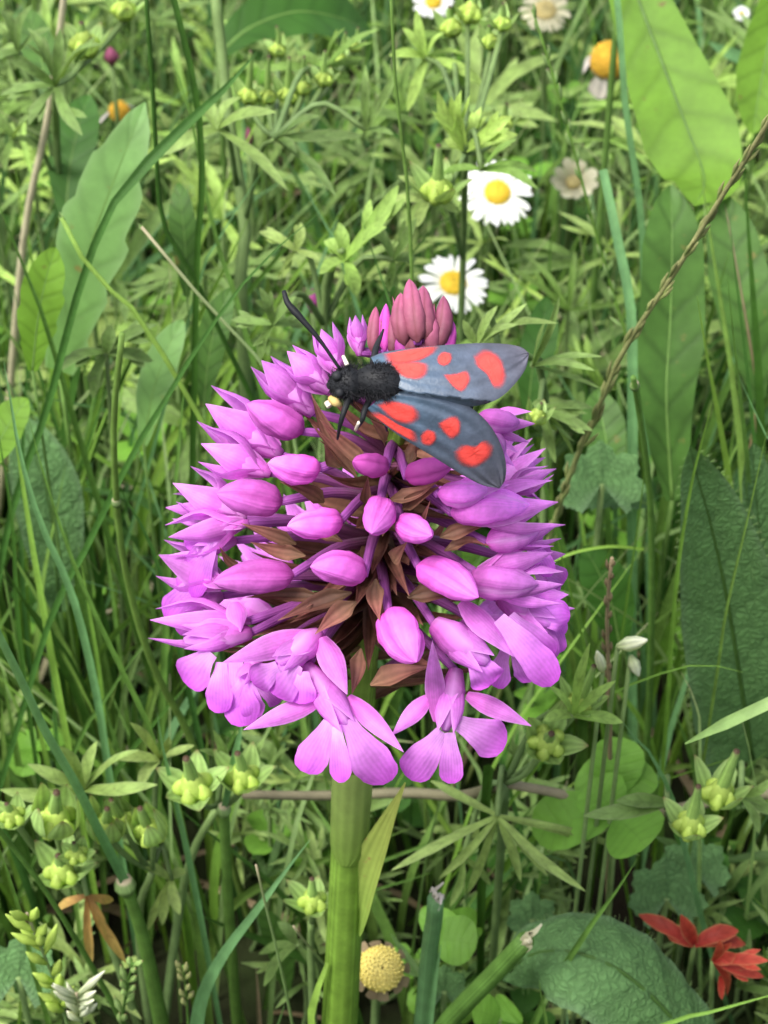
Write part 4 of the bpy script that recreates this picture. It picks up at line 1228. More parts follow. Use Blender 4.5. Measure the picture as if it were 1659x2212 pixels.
# ---- daisies
def daisy(label, c, z, R, rd, nrays, tilt=(0, 0), disc='disc_yellow', ray='ray_white', name='daisy', raylen=1.0, skip=None, droop=0.05, cat='daisy', dome=0.55):
    """c px centre, z height above ground, R and rd radius in px of flower and disc"""
    ctr = PZ(c[0], c[1], z)
    d = depth_of(ctr)
    R, rd = px(R, d), px(rd, d)
    nrm = norm(TOCAM * 0.75 + np.array([tilt[0], 0, 0.55 + tilt[1]]))
    e1 = norm(np.cross(nrm, (0, 0, 1)))
    e2 = np.cross(nrm, e1)
    foot = np.array([ctr[0] + rng.uniform(-.006, .006), ctr[1] + 0.012, -0.001])
    o = empty(name, foot, label, cat)
    b = MB()
    b.tube([foot, foot * 0.5 + ctr * 0.5 + np.array([0, 0.006, 0]), ctr - nrm * rd * 0.9], [0.0007, 0.0007, 0.0008], n=14, k=7)
    b.build('stalk', 'cut_stem', o)
    b = MB()
    b.tube([ctr - nrm * rd * 1.0, ctr - nrm * rd * 0.5, ctr - nrm * rd * 0.1], [rd * 0.3, rd * 0.95, rd * 1.02], n=8, k=14)
    b.build('calyx', 'sepal_green', o)
    n, k = 9, 20
    b = MB()
    t = np.linspace(0, 1, n)
    th = np.linspace(0, 6.2832, k, endpoint=False)
    rr = rd * np.cos(t * 1.5) + 1e-6
    hh = rd * dome * np.sin(t * 1.5)
    G = ctr + e1 * (rr[:, None] * np.cos(th))[..., None] + e2 * (rr[:, None] * np.sin(th))[..., None] + nrm * hh[:, None, None]
    b.grid(G, np.stack([np.broadcast_to(t[:, None], (n, k)), np.zeros((n, k)), np.full((n, k), 0.5)], -1), wrap=True)
    dsc = b.build('disc', disc, o)
    b = MB()
    for i in range(110):
        f = math.sqrt((i + 0.5) / 110)
        a = i * 2.39996
        rr_ = rd * f * 0.97
        q = ctr + e1 * rr_ * math.cos(a) + e2 * rr_ * math.sin(a) + nrm * rd * dome * math.sqrt(max(0, 1 - f * f))
        outw = norm(nrm + (e1 * math.cos(a) + e2 * math.sin(a)) * f * 0.9)
        b.tube([q - outw * rd * 0.03, q + outw * rd * 0.07, q + outw * rd * rng.uniform(0.10, 0.17)], [rd * 0.055, rd * 0.065, rd * 0.03], n=3, k=5)
    fb = b.build('disc_florets', disc, dsc)
    fb['kind'] = 'stuff'
    for i in range(nrays):
        a = 6.2832 * (i + rng.uniform(-.25, .25)) / nrays
        if skip and skip(a):
            continue
        dirn = e1 * math.cos(a) + e2 * math.sin(a)
        L = R * raylen * rng.uniform(0.90, 1.05)
        q0 = ctr + dirn * rd * 0.85 - nrm * 0.0001 * (i % 3)
        q2 = ctr + dirn * L + nrm * (R * rng.uniform(-0.08, 0.10) - R * droop) + np.cross(nrm, dirn) * R * rng.gauss(0, 0.05)
        q1 = (q0 + q2) / 2 + nrm * R * rng.uniform(0.04, 0.10)
        w = 6.2832 * R / nrays * rng.uniform(0.72, 0.98)
        b = MB()
        b.ribbon([q0, q1, q2], lambda t: w * float(np.interp(t, [0, 0.2, 0.6, 0.85, 0.95, 1], [0.42, 0.66, 1.0, 0.95, 0.7, 0.3])), up=nrm, n=7, k=3, fold=rng.uniform(-.1, .25))
        b.build('petal', ray, o)
    protect([ctr + (e1 * math.cos(a) + e2 * math.sin(a)) * R * f for f in (0, 0.6, 1.0) for a in np.linspace(0, 6, 8)], 26)
    return o


daisy('white daisy with yellow centre, half hidden by cut leaves near the panicle', (1074, 416), 0.072, 82, 29, 34, tilt=(0.05, -0.1))
daisy('white daisy with yellow centre directly behind the orchid tip', (978, 612), 0.075, 78, 29, 32, tilt=(0.15, 0.15))
daisy('white daisy cut off by the top edge', (936, 4), 0.06, 44, 18, 22)
daisy('faded orange daisy head without petals beside the lime leaf', (1316, 134), 0.075, 46, 42, 5, disc='disc_orange', ray='ray_wilted', raylen=1.25, droop=1.3, dome=1.0, tilt=(0, 0.1))
daisy('small orange spent daisy with limp white petals at upper left', (258, 242), 0.07, 26, 23, 9, disc='disc_orange', ray='ray_wilted', raylen=2.0, droop=1.9, dome=1.0, skip=lambda a: math.sin(a) > 0.3)
daisy('pale yellow spent daisy low beside the orchid stem', (822, 2092), 0.043, 56, 50, 12, disc='disc_pale', ray='straw_brown', raylen=1.2, droop=0.35, dome=0.75, tilt=(0.1, -0.2))
daisy('fluffy dried seed head at the top beside the panicle', (1178, 22), 0.075, 54, 24, 30, disc='disc_brown', ray='pappus', raylen=1.0, droop=0.1, dome=0.4, cat='seed head', name='seed_head')
daisy('dry pale star shaped seed head right of the first daisy', (1238, 395), 0.06, 52, 16, 11, disc='disc_brown', ray='pappus', raylen=1.0, droop=-0.35, dome=0.8, cat='seed head', name='seed_head')
daisy('tiny white flower at the top right corner', (1602, 28), 0.06, 18, 6, 8)

# ---- small pink buds
def pink_bud(label, c, z, L, w, mat='bud_deep'):
    q = PZ(c[0], c[1], z)
    d = depth_of(q)
    foot = np.array([q[0], q[1] + 0.006, -0.001])
    o = empty('pink_bud', foot, label, 'bud')
    L, w = px(L, d), px(w, d)
    b = MB()
    b.tube([foot, (foot + q) / 2, q - np.array([0, 0, L * 0.5])], [0.0005] * 3, n=8, k=6)
    b.build('stalk', 'cut_stem', o)
    for i in range(5):
        a = i * 1.2566
        dr = np.array([math.cos(a), math.sin(a), 0])
        b = MB()
        b.ribbon([q - np.array([0, 0, L * 0.5]), q + dr * w * 0.35, q + np.array([0, 0, L * 0.5]) + dr * w * 0.08], lambda t: w * 0.7 * math.sin(3.1 * min(1, t * 0.9 + 0.08)), up=dr, n=6, k=3, cup=-0.4)
        b.build('petal', mat if i % 3 else 'bud_dull', o)
    protect([q], 26)


pink_bud('tiny pink flower left of the orchid tip', (676, 650), 0.075, 62, 40)
pink_bud('tiny reddish pink bud among the cut leaves near the top', (537, 298), 0.08, 52, 22, 'bud_dull')
pink_bud('reddish bud by the yellowish seed capsule at upper left', (240, 122), 0.085, 46, 46, 'bud_dull')

# ---- cranesbill plants with deeply cut leaves and beaked seed capsules
def cut_leaf(parent, c, lobes, w, mat='cut_leaf', split=True, prot=True, name='leaf', n=9, rnd_up=0.25, mbx=None):
    """c: 3-D centre; lobes: list of 3-D tip points (with optional mid); every lobe a narrow ribbon, most with two side teeth"""
    b = mbx or MB()
    r0 = rng.random()
    for tipp in lobes:
        L = np.linalg.norm(tipp - c)
        dirn = (tipp - c) / L
        upv = norm(np.array([0, -0.35, 1.0]) + TOCAM * 0.3 + jit(rnd_up))
        side = norm(np.cross(dirn, upv))
        mid = (c + tipp) / 2 + upv * L * rng.uniform(0.02, 0.16) + side * L * rng.uniform(-.06, .06)
        wl = w * rng.uniform(0.85, 1.15)
        b.ribbon([c, mid, tipp], lambda t: wl * float(np.interp(t, [0, 0.25, 0.6, 0.85, 1], [0.35, 0.75, 1.0, 0.62, 0.06])), up=upv, n=n, k=3, fold=rng.uniform(0.15, 0.75), rnd=r0)
        if split:
            for sg in (-1, 1):
                if rng.random() < (0.8 if mbx is None else 0.45):
                    f = rng.uniform(0.42, 0.58)
                    q = c * (1 - f) ** 2 + mid * 2 * f * (1 - f) + tipp * f * f
                    tp = q + dirn * L * rng.uniform(0.24, 0.36) + side * sg * L * rng.uniform(0.12, 0.22) + upv * L * rng.uniform(-.03, .06)
                    b.ribbon([q - dirn * L * 0.08, (q + tp) / 2 + side * sg * L * 0.03, tp], lambda t: wl * 0.7 * float(np.interp(t, [0, 0.4, 0.8, 1], [0.7, 1.0, 0.62, 0.06])), up=upv, n=5, k=3, fold=0.2, rnd=r0)
    if mbx is None:
        o = b.build(name, mat, parent)
        if prot:
            protect([c] + list(lobes) + [(c + q) / 2 for q in lobes], 14)
        return o


def fan(c, R, nl=5, heading=0.0, span=4.4, el=0.25, el_sd=0.25):
    out = []
    for i in range(nl):
        a = heading + span * (i / (nl - 1) - 0.5) + rng.gauss(0, 0.1)
        e = el + rng.gauss(0, el_sd)
        out.append(c + np.array([math.cos(a) * math.cos(e), math.sin(a) * math.cos(e), math.sin(e)]) * R * rng.uniform(0.75, 1.1))
    return out


def fruit(parent, c, d, w, beak, tilt=None, name='seed_capsule', node=None, sep=True, shut=False):
    """beaked capsule: five bulges, a beak of given px length, five pointed sepals. c px at depth d"""
    q = P(c[0], c[1], d)
    w = px(w * rng.uniform(0.95, 1.15), d)
    ax = norm(np.array([0, -0.1, 1.0]) + (np.array(tilt) if tilt is not None else jit(0.12)))
    e1 = norm(np.cross(ax, (0.3, 1, 0.1)))
    e2 = np.cross(ax, e1)
    b = MB()
    b.tube([q - ax * w * 0.35, q - ax * w * 0.1, q + ax * w * 0.2, q + ax * w * 0.45], [w * 0.14, w * 0.30, w * 0.27, w * 0.12], n=8, k=12)
    for i in range(5):
        a = i * 1.2566 + 0.3
        dr = e1 * math.cos(a) + e2 * math.sin(a)
        b.tube([q + dr * w * 0.20 - ax * w * 0.26, q + dr * w * 0.30, q + dr * w * 0.2 + ax * w * 0.25], [w * 0.08, w * 0.165, w * 0.05], n=7, k=8)
    o = b.build(name, 'fruit', parent)
    if beak:
        bl = px(beak, d)
        b = MB()
        b.tube([q + ax * w * 0.2, q + ax * (w * 0.2 + bl * 0.5) + jit(0.0001), q + ax * (w * 0.2 + bl)], [w * 0.17, w * 0.13, w * 0.075], n=8, k=7)
        b.build('beak', 'beak', o)
    if sep:
        for i in range(5):
            a = i * 1.2566 + 0.9 + rng.gauss(0, 0.1)
            dr = e1 * math.cos(a) + e2 * math.sin(a)
            tipp = q + (dr * w * rng.uniform(0.32, 0.55) + ax * w * rng.uniform(0.75, 1.1) if shut else dr * w * rng.uniform(0.62, 0.95) + ax * w * rng.uniform(0.25, 0.7))
            b = MB()
            b.ribbon([q - ax * w * 0.36, q + dr * w * 0.46 + ax * w * 0.02, tipp], lambda t: w * rng.uniform(0.50, 0.56) * float(np.interp(t, [0, 0.3, 0.6, 0.9, 1], [0.35, 0.9, 1.0, 0.4, 0.04])), up=-dr + ax * 0.2, n=8, k=5, cup=0.3)
            b.build('sepal', 'sepal_green', o)
    if node is not None:
        b = MB()
        b.tube([node, (node + q) / 2 + np.array([0, 0, -0.002]), q - ax * w * 0.35], [0.0004, 0.00042, 0.0005], n=8, k=6)
        b.build('stalk', 'cut_stem', o)
    protect([q, q + ax * w, q + ax * (w * 0.2 + (px(beak, d) if beak else 0))], 34)
    return o


def stems(parent, paths, r=0.0006, mat='cut_stem'):
    for p in paths:
        b = MB()
        b.tube(p, [r * 1.1, r, r * 0.8], n=18, k=8)
        b.build('stem', mat, parent)


def TL(cpx, y, tips, yt=None):
    """centre and tips from px at plane y; tips may carry their own dy"""
    c = PY(cpx[0], cpx[1], y)
    out = []
    for t_ in tips:
        out.append(PY(t_[0], t_[1], y + (t_[2] if len(t_) > 2 else rng.uniform(-0.004, 0.004))))
    return c, out


def cranesbill(label, foot):
    return empty('cranesbill_plant', foot, label, 'wildflower')


def wleaf(parent, cpx, y, tips, wpx, mat='cut_leaf', split=False, stem_to=None):
    c, tp = TL(cpx, y, tips)
    o = cut_leaf(parent, c, tp, px(wpx, depth_of(c)), mat, split)
    foot = stem_to if stem_to is not None else np.array([c[0] + rng.uniform(-.01, .01), c[1] + rng.uniform(0.004, 0.012), 0.0])
    b = MB()
    b.tube([foot, (foot + c) / 2 + np.array([0, 0.002, 0.004]), c], [0.0005, 0.00045, 0.0004], n=8, k=6)
    b.build('leaf_stalk', 'cut_stem', o)
    return o


# P1 lower right, with the brown runner
n1 = PY(1092, 1692, 0.022)
n1b = PY(1440, 1752, 0.02)
n1c = PY(1600, 1712, 0.02)
p1 = cranesbill('trailing cranesbill with brown runner and beaked capsules, lower right', (n1[0], n1[1], 0))
stems(p1, [[PY(1700, 1716, 0.02), PY(1600, 1714, 0.02), n1b, PY(1330, 1745, 0.022), PY(1200, 1712, 0.022), n1],
           [n1, PY(1000, 1718, 0.03), PY(880, 1712, 0.034), PY(700, 1718, 0.034), PY(525, 1716, 0.03)]], 0.0008, 'runner')
stems(p1, [[n1, PY(1078, 1730, 0.021), PY(1074, 1762, 0.02)], [n1, np.array([n1[0], n1[1] + 0.006, 0.02]), np.array([n1[0], n1[1] + 0.008, -0.001])]], 0.0006)
wleaf(p1, (1074, 1762), 0.018, [(845, 1880, -0.004), (948, 1898, -0.002), (1010, 1930, 0.002), (1125, 1905, -0.004), (1265, 1925, -0.008), (1182, 1892, -0.004), (1300, 1822, 0.0), (1382, 1848, 0.002), (930, 1686, 0.01)], 24, stem_to=n1)
wleaf(p1, (1000, 1850), 0.02, [(972, 1958), (1005, 1940), (1060, 1912), (1030, 1890)], 20, stem_to=n1)
wleaf(p1, (1440, 1735), 0.014, [(1260, 1762, -0.003), (1330, 1730, -0.002)], 34, 'cut_leaf', stem_to=n1b)
wleaf(p1, (1600, 1720), 0.014, [(1670, 1680), (1680, 1760), (1640, 1800), (1655, 1735)], 26, stem_to=n1c)
fruit(p1, (1490, 1784), depth_of(PY(1490, 1784, 0.006)), 84, 120, (0.03, 0, 0), node=n1b)
fruit(p1, (1552, 1716), depth_of(PY(1552, 1716, 0.010)), 84, 130, (0.15, 0, 0), node=n1c)
fruit(p1, (1182, 1604), depth_of(PY(1182, 1604, 0.012)), 84, 60, (0.05, -0.5, 0), node=n1)
fruit(p1, (1250, 1520), depth_of(PY(1250, 1520, 0.014)), 70, 112, (0.2, 0, 0), node=n1)
wleaf(p1, (1240, 1545), 0.012, [(1274, 1388, -0.002), (1330, 1470), (1345, 1560), (1175, 1555), (1185, 1480)], 26, 'cut_leaf_bright', stem_to=n1)
# P2 lower left
f2 = PY(300, 2000, 0.022)
p2 = cranesbill('cranesbill crowded with green beaked capsules, lower left', (f2[0], f2[1], 0))
n2 = PY(330, 1880, 0.022)
n2b = PY(150, 1900, 0.02)
n2c = PY(470, 1740, 0.026)
g2 = np.array([f2[0], f2[1], -0.001])
stems(p2, [[g2, f2, n2], [g2, PY(220, 1990, 0.022), n2b], [g2, PY(400, 1900, 0.026), n2c]], 0.0007)
for (c_, y_, w_, bk, nd) in [((325, 1796), 0.012, 80, 60, n2), ((230, 1790), 0.016, 74, 50, n2), ((266, 1776), 0.018, 66, 60, n2), ((120, 1772), 0.010, 92, 70, n2b), ((166, 1846), 0.010, 56, 30, n2b),
                             ((134, 1884), 0.012, 86, 40, n2b), ((418, 1700), 0.016, 92, 70, n2c), ((525, 1680), 0.018, 78, 60, n2c), ((28, 1764), 0.014, 64, 30, n2b)]:
    fruit(p2, c_, depth_of(PY(c_[0], c_[1], y_)), w_ * 1.12, bk * 1.3, (rng.uniform(-.2, .2), -0.1, 0), node=nd, shut=c_[0] in (325, 230, 266, 120))
wleaf(p2, (370, 1900), 0.022, [(318, 2012), (350, 1998), (388, 1975), (400, 1880), (300, 1860)], 26, stem_to=n2)
wleaf(p2, (180, 1705), 0.02, [(0, 1705), (340, 1695, -0.004), (60, 1650), (210, 1600), (120, 1610), (300, 1620)], 30, stem_to=n2b)
wleaf(p2, (500, 1700), 0.022, [(575, 1590), (600, 1655), (460, 1575), (430, 1620)], 26, stem_to=n2c)
wleaf(p2, (345, 1640), 0.026, [(280, 1560), (365, 1590), (250, 1640), (300, 1700), (420, 1610)], 26, stem_to=n2)
o = wleaf(p2, (188, 1935), 0.014, [(198, 2085), (272, 2080), (245, 1945), (120, 1965), (230, 2020)], 23, 'leaf_rust', stem_to=n2b)
# P3 by the stem
f3 = PY(672, 2080, 0.016)
p3_ = cranesbill('single green capsule cranesbill just left of the orchid stem', (f3[0], f3[1], 0))
stems(p3_, [[np.array([f3[0], f3[1], -0.001]), f3, PY(672, 1990, 0.014)]])
fruit(p3_, (676, 1948), depth_of(PY(676, 1948, 0.012)), 72, 70, (0, 0, 0), node=PY(672, 1990, 0.014))
wleaf(p3_, (640, 2040), 0.02, [(570, 2130), (600, 1990), (560, 2060), (690, 2120)], 26, 'cut_leaf_dark')
# P4 upper left of the centre
f4 = PY(520, 620, 0.11)
p4 = cranesbill('cranesbill with long cut leaves and upright capsules behind the dark stalks', (f4[0], f4[1], 0))
n4 = PY(470, 278, 0.10)
n4b = PY(595, 296, 0.10)
stems(p4, [[np.array([f4[0], f4[1], -0.001]), f4, PY(530, 480, 0.115), PY(500, 300, 0.12), PY(466, 0, 0.13), PY(462, -60, 0.13)]], 0.0011)
wleaf(p4, (470, 278), 0.098, [(622, 412, -0.012), (596, 242, -0.006), (345, 335, -0.004), (400, 330, 0.004), (440, 225, 0.004), (520, 210)], 32, stem_to=PY(512, 400, 0.117))
wleaf(p4, (595, 300), 0.10, [(784, 292, 0.0), (726, 424, -0.008), (640, 330, -0.004), (690, 250)], 28, stem_to=PY(530, 480, 0.115))
for (c_, w_, bk) in [((536, 206), 52, 100), ((578, 208), 50, 90), ((622, 206), 48, 84), ((655, 190), 42, 70), ((700, 170), 44, 60)]:
    fruit(p4, c_, depth_of(PY(c_[0], c_[1], 0.12)), w_, bk, (rng.uniform(-.05, .1), 0, 0), node=n4b, sep=True)
for (c_, w_, bk) in [((600, 108), 40, 50), ((735, 128), 40, 60), ((765, 100), 36, 40)]:
    fruit(p4, c_, depth_of(PY(c_[0], c_[1], 0.15)), w_, bk, (rng.uniform(-.2, .2), 0, 0), node=n4b)
wleaf(p4, (700, 150), 0.13, [(820, 62), (790, 125), (745, 60), (640, 110), (560, 150), (760, 180)], 22, 'cut_leaf_bright', split=True, stem_to=n4b)
wleaf(p4, (790, 280), 0.10, [(790, 140), (860, 150), (820, 210), (850, 290)], 24, stem_to=n4b)
# P5 top left corner
f5 = PY(130, 420, 0.15)
p5 = cranesbill('cranesbill with star of cut leaves in the top left corner', (f5[0], f5[1], 0))
n5 = PY(118, 186, 0.12)
stems(p5, [[np.array([f5[0], f5[1], -0.001]), f5, n5]])
wleaf(p5, (120, 185), 0.12, [(0, 205), (222, 96, -0.006), (178, 292, -0.01), (60, 270), (20, 130), (60, 60), (130, 60)], 26, split=True, stem_to=f5)
wleaf(p5, (40, 110), 0.14, [(0, 20), (70, 10), (110, 60), (-30, 140)], 26, stem_to=f5)
fruit(p5, (182, 98), depth_of(PY(182, 98, 0.13)), 78, 40, (0, 0, 0), node=n5)
fruit(p5, (268, 22), depth_of(PY(268, 22, 0.15)), 58, 40, (0, 0, 0), node=n5)
wleaf(p5, (30, 300), 0.13, [(-20, 250), (70, 250), (80, 320), (10, 370)], 24, stem_to=f5)
# P6 top centre right, over the first daisy
f6 = PY(1000, 560, 0.12)
p6 = cranesbill('bright cranesbill with upright leaflets around the first daisy', (f6[0], f6[1], 0))
n6 = PY(1005, 330, 0.09)
g6 = np.array([f6[0], f6[1], -0.001])
stems(p6, [[g6, f6, PY(1003, 430, 0.10), n6]])
wleaf(p6, (1005, 325), 0.09, [(945, 195), (997, 195), (1040, 230), (1106, 250), (1118, 290), (960, 300)], 28, 'cut_leaf_bright', split=True, stem_to=n6)
wleaf(p6, (1040, 366), 0.085, [(1162, 408, -0.004), (1116, 300, -0.002), (950, 380), (1160, 370, 0.004)], 24, 'cut_leaf_bright', stem_to=n6)
wleaf(p6, (930, 430), 0.09, [(845, 430), (990, 460, -0.004), (860, 380), (900, 490)], 26, 'cut_leaf', stem_to=f6)
fruit(p6, (945, 412), depth_of(PY(945, 412, 0.085)), 78, 100, (0, 0, 0), node=n6)
wleaf(p6, (920, 125), 0.13, [(840, 120), (960, 70), (900, 20), (870, 60), (1010, 120), (1050, 190, -0.004), (880, 240, -0.004)], 26, 'cut_leaf_bright', split=False, stem_to=n6)
fruit(p6, (1015, 28), depth_of(PY(1015, 28, 0.14)), 70, 40, (0.2, 0, 0), node=n6)
fruit(p6, (975, 60), depth_of(PY(975, 60, 0.14)), 60, 40, (-0.1, 0, 0), node=n6)
for (c_, w_, bk) in [((1085, 50), 50, 40), ((1060, 90), 44, 30), ((1090, 265), 44, 40)]:
    fruit(p6, c_, depth_of(PY(c_[0], c_[1], 0.12)), w_, bk, (rng.uniform(-.2, .3), 0, 0), node=n6)
# P7 right of the orchid tip
f7 = PY(1180, 900, 0.07)
p7 = cranesbill('cranesbill with narrow cut leaves right of the moth wings', (f7[0], f7[1], 0))
n7 = PY(1080, 760, 0.05)
stems(p7, [[np.array([f7[0], f7[1], -0.001]), f7, n7]])
wleaf(p7, (1030, 745), 0.045, [(1138, 655), (1075, 660), (1205, 698), (1000, 690), (1120, 700)], 22, split=False, stem_to=n7)
wleaf(p7, (1150, 790), 0.05, [(1208, 640), (1300, 770), (1285, 800), (1300, 840), (1180, 690)], 20, split=False, stem_to=f7)
wleaf(p7, (1165, 880), 0.05, [(1280, 930), (1240, 985), (1200, 1000), (1150, 870), (1280, 880)], 26, split=True, stem_to=f7)
fruit(p7, (1160, 900), depth_of(PY(1160, 900, 0.045)), 50, 30, (0.2, 0, 0), node=f7)
# P8 left of centre
f8 = PY(700, 700, 0.08)
p8 = cranesbill('leafy cranesbill patch left of the orchid tip', (f8[0], f8[1], 0))
stems(p8, [[np.array([f8[0], f8[1], -0.001]), f8, PY(740, 540, 0.075)]])
wleaf(p8, (745, 560), 0.075, [(732, 480), (700, 520), (835, 490), (860, 400, 0.01), (770, 640), (690, 590)], 32, 'cut_leaf_bright', split=True, stem_to=f8)
wleaf(p8, (640, 540), 0.08, [(560, 500), (600, 600), (690, 560), (650, 480)], 24, 'cut_leaf', split=True, stem_to=f8)
wleaf(p8, (850, 560), 0.08, [(800, 480), (900, 470), (900, 560), (840, 630)], 26, 'cut_leaf', split=True, stem_to=f8)
wleaf(p8, (590, 700), 0.065, [(500, 690), (560, 620), (660, 690), (560, 780), (640, 640)], 26, 'cut_leaf', split=True, stem_to=f8)
wleaf(p8, (230, 760), 0.075, [(130, 800), (240, 700), (330, 780), (200, 860), (340, 700)], 30, 'cut_leaf', split=True)

# red cranesbill leaf
f9 = PY(1540, 2080, 0.03)
p9 = empty('red_leaf', np.array([f9[0], f9[1] + 0.004, 0.0]), 'bright red withered cut leaf at the bottom right', 'leaf')
c9 = PY(1500, 2040, 0.012)
wleaf(p9, (1500, 2040), 0.012, [(1380, 1975, 0.004), (1470, 1975), (1595, 2010), (1440, 2010), (1610, 2040)], 36, 'leaf_red', split=False)
wleaf(p9, (1540, 2075), 0.008, [(1660, 2075), (1650, 2110), (1570, 2150), (1590, 2060), (1555, 2030)], 28, 'leaf_red', split=True)
# clover leaves
def clover(label, cpx, y, leaflets, mat='clover'):
    c = PY(cpx[0], cpx[1], y)
    foot = np.array([c[0] + 0.002, c[1] + 0.004, -0.001])
    o = empty('clover_leaf', foot, label, 'clover')
    b = MB()
    b.tube([foot, (foot + c) / 2, c], [0.0005, 0.00045, 0.0004], n=8, k=6)
    b.build('leaf_stalk', 'cut_stem', o)
    for (tu, tv, w, dy) in leaflets:
        tp = PY(tu, tv, y + dy)
        b = MB()
        W = px(w, depth_of(c))
        L = np.linalg.norm(tp - c)
        b.ribbon([c, (c + tp) / 2 + np.array([0, 0, L * 0.06]), tp], lambda t: W * float(np.interp(t, [0, 0.15, 0.35, 0.6, 0.8, 0.93, 1], [0.12, 0.55, 0.86, 1.0, 0.92, 0.62, 0.2])), up=np.array([0, -0.5, 1]) + jit(0.15), n=14, k=7, fold=0.15, wave=0.04)
        b.build('leaflet', mat, o)
        protect([tp, (c + tp) / 2, c], 50)


clover('clover leaf with round pale green leaflets beside the brown runner', (1330, 1720), 0.022, [(1335, 1592, 118, 0.006), (1255, 1660, 110, 0.004), (1400, 1650, 110, 0.004)])
clover('second clover leaf lower down with broad bright leaflets', (1330, 1762), 0.018, [(1395, 1830, 150, -0.004), (1150, 1790, 130, 0.002), (1275, 1690, 120, 0.004)])
clover('half folded clover leaf right of the spent daisy', (930, 2030), 0.018, [(1030, 2040, 110, -0.002), (960, 1960, 90, 0.004), (1040, 1990, 80, 0.006)])
clover('dark small clover leaf at the bottom edge by crinkled leaf', (1080, 2200), 0.01, [(1020, 2180, 80, 0), (1110, 2170, 80, 0.002), (1130, 2230, 80, 0)])
# scalloped round leaves in the shade
def scalloped(label, cpx, y, R, mat='leaf_hairy', heading=-1.57, up=(0, -0.5, 1)):
    c = PY(cpx[0], cpx[1], y)
    d = depth_of(c)
    R = px(R, d)
    upv = norm(up)
    e1 = norm(np.cross(upv, (0, 1, 0.2)))
    e2 = np.cross(upv, e1)
    k, n = 60, 6
    G = np.zeros((n, k, 3))
    A = np.zeros((n, k, 3))
    for j in range(k):
        a = heading - 2.6 + 5.2 * j / (k - 1)
        lob = 1 - 0.16 * abs(math.sin(3.5 * (a - heading))) ** 3 - 0.09 * abs(math.sin(10.5 * (a - heading))) ** 2
        for i in range(n):
            f = max(0.02, i / (n - 1))
            rr = R * f * (1 + (lob - 1) * f ** 2)
            G[i, j] = c + (e1 * math.cos(a) + e2 * math.sin(a)) * rr + upv * R * (0.12 * f ** 2 * math.cos(7 * (a - heading)) * 0.6 + 0.1 * f)
            A[i, j] = (f, 2 * j / (k - 1) - 1, 0.5)
    foot = np.array([c[0], c[1] + 0.004, -0.001])
    o = empty('scalloped_leaf', foot, label, 'leaf')
    b = MB()
    b.grid(G, A)
    b.build('leaf_blade', mat, o)
    b = MB()
    b.tube([foot, (foot + c) / 2, c], [0.0005] * 3, n=6, k=6)
    b.build('leaf_stalk', 'cut_stem', o)
    protect([G[n - 1, j] for j in range(0, k, 6)] + [c], 24)


scalloped('dull green scalloped leaf in shade right of the orchid', (1300, 1045), 0.07, 100)
scalloped('scalloped leaf in shade below the beaked capsules', (1440, 1940), 0.03, 90)
scalloped('second scalloped leaf above the red leaf', (1500, 1880), 0.035, 80)
scalloped('small scalloped leaf behind the crinkled leaf edge', (1150, 1985), 0.028, 60)
scalloped('small scalloped leaf low at the bottom by the cropped stem', (960, 2140), 0.014, 56)
scalloped('dark scalloped leaf at the bottom left edge', (40, 2110), 0.012, 90)
# white flower buds
def white_bud(label, b0, t0, w, y):
    B, Tp = PY(*b0, y), PY(*t0, y - 0.001)
    d = depth_of(B)
    foot = np.array([B[0] - 0.001, B[1] + 0.004, -0.001])
    o = empty('white_flower_bud', foot, label, 'bud')
    b = MB()
    W = px(w, d)
    b.tube([B, B * 0.6 + Tp * 0.4, B * 0.25 + Tp * 0.75, Tp], [W * 0.2, W * 0.5, W * 0.4, W * 0.08], n=10, k=10, ridges=5, ridge=0.06)
    b.build('bud_head', 'capsule_white', o)
    b = MB()
    b.tube([foot, (foot + B) / 2, B], [0.0004, 0.00035, 0.0003], n=8, k=6)
    b.build('stalk', 'cut_stem', o)
    protect([B, Tp], 26)


white_bud('pale flower bud pointing right beside the withered brown spike', (1334, 1396), (1398, 1382), 34, 0.016)
white_bud('whitish bud just left of the withered brown spike', (1302, 1450), (1290, 1406), 24, 0.014)
white_bud('greenish white bud hanging under the right pointing bud', (1362, 1416), (1380, 1460), 28, 0.016)

# ---- tufts of fine blades
def tuft(label, x, y, n, h, spread, mats, w=0.0012, lean=(0, 0)):
    o = empty('grass_tuft', (x, y, 0), label, 'grass', 'fine grass tufts')
    for i in range(n):
        for _try in range(8):
            a = rng.random() * 6.283
            bx, by = x + math.cos(a) * spread * 0.5 * rng.random(), y + math.sin(a) * spread * 0.5 * rng.random()
            H = h * rng.uniform(0.65, 1.1)
            le = np.array([math.cos(a) * spread * rng.uniform(0.2, 1.1) + lean[0] * H, math.sin(a) * spread * rng.uniform(0.0, 0.6) + lean[1] * H, 0])
            pts = [np.array([bx, by, -0.001]), np.array([bx, by, H * 0.5]) + le * 0.25, np.array([bx, by, H]) + le * (1.0 + rng.random() * 0.4) - np.array([0, 0, H * 0.08])]
            if ok(pts):
                break
        else:
            continue
        b = MB()
        ww = w * rng.uniform(0.7, 1.5)
        b.ribbon(pts, lambda t: ww * (0.8 + 0.2 * math.sin(3 * t)) * (1 - max(0, (t - 0.5) / 0.5) ** 1.6 * 0.95), up=TOCAM + jit(0.5), n=12, k=3, fold=0.4)
        b.build('grass_leaf', rng.choice(mats), o)


_pu = None


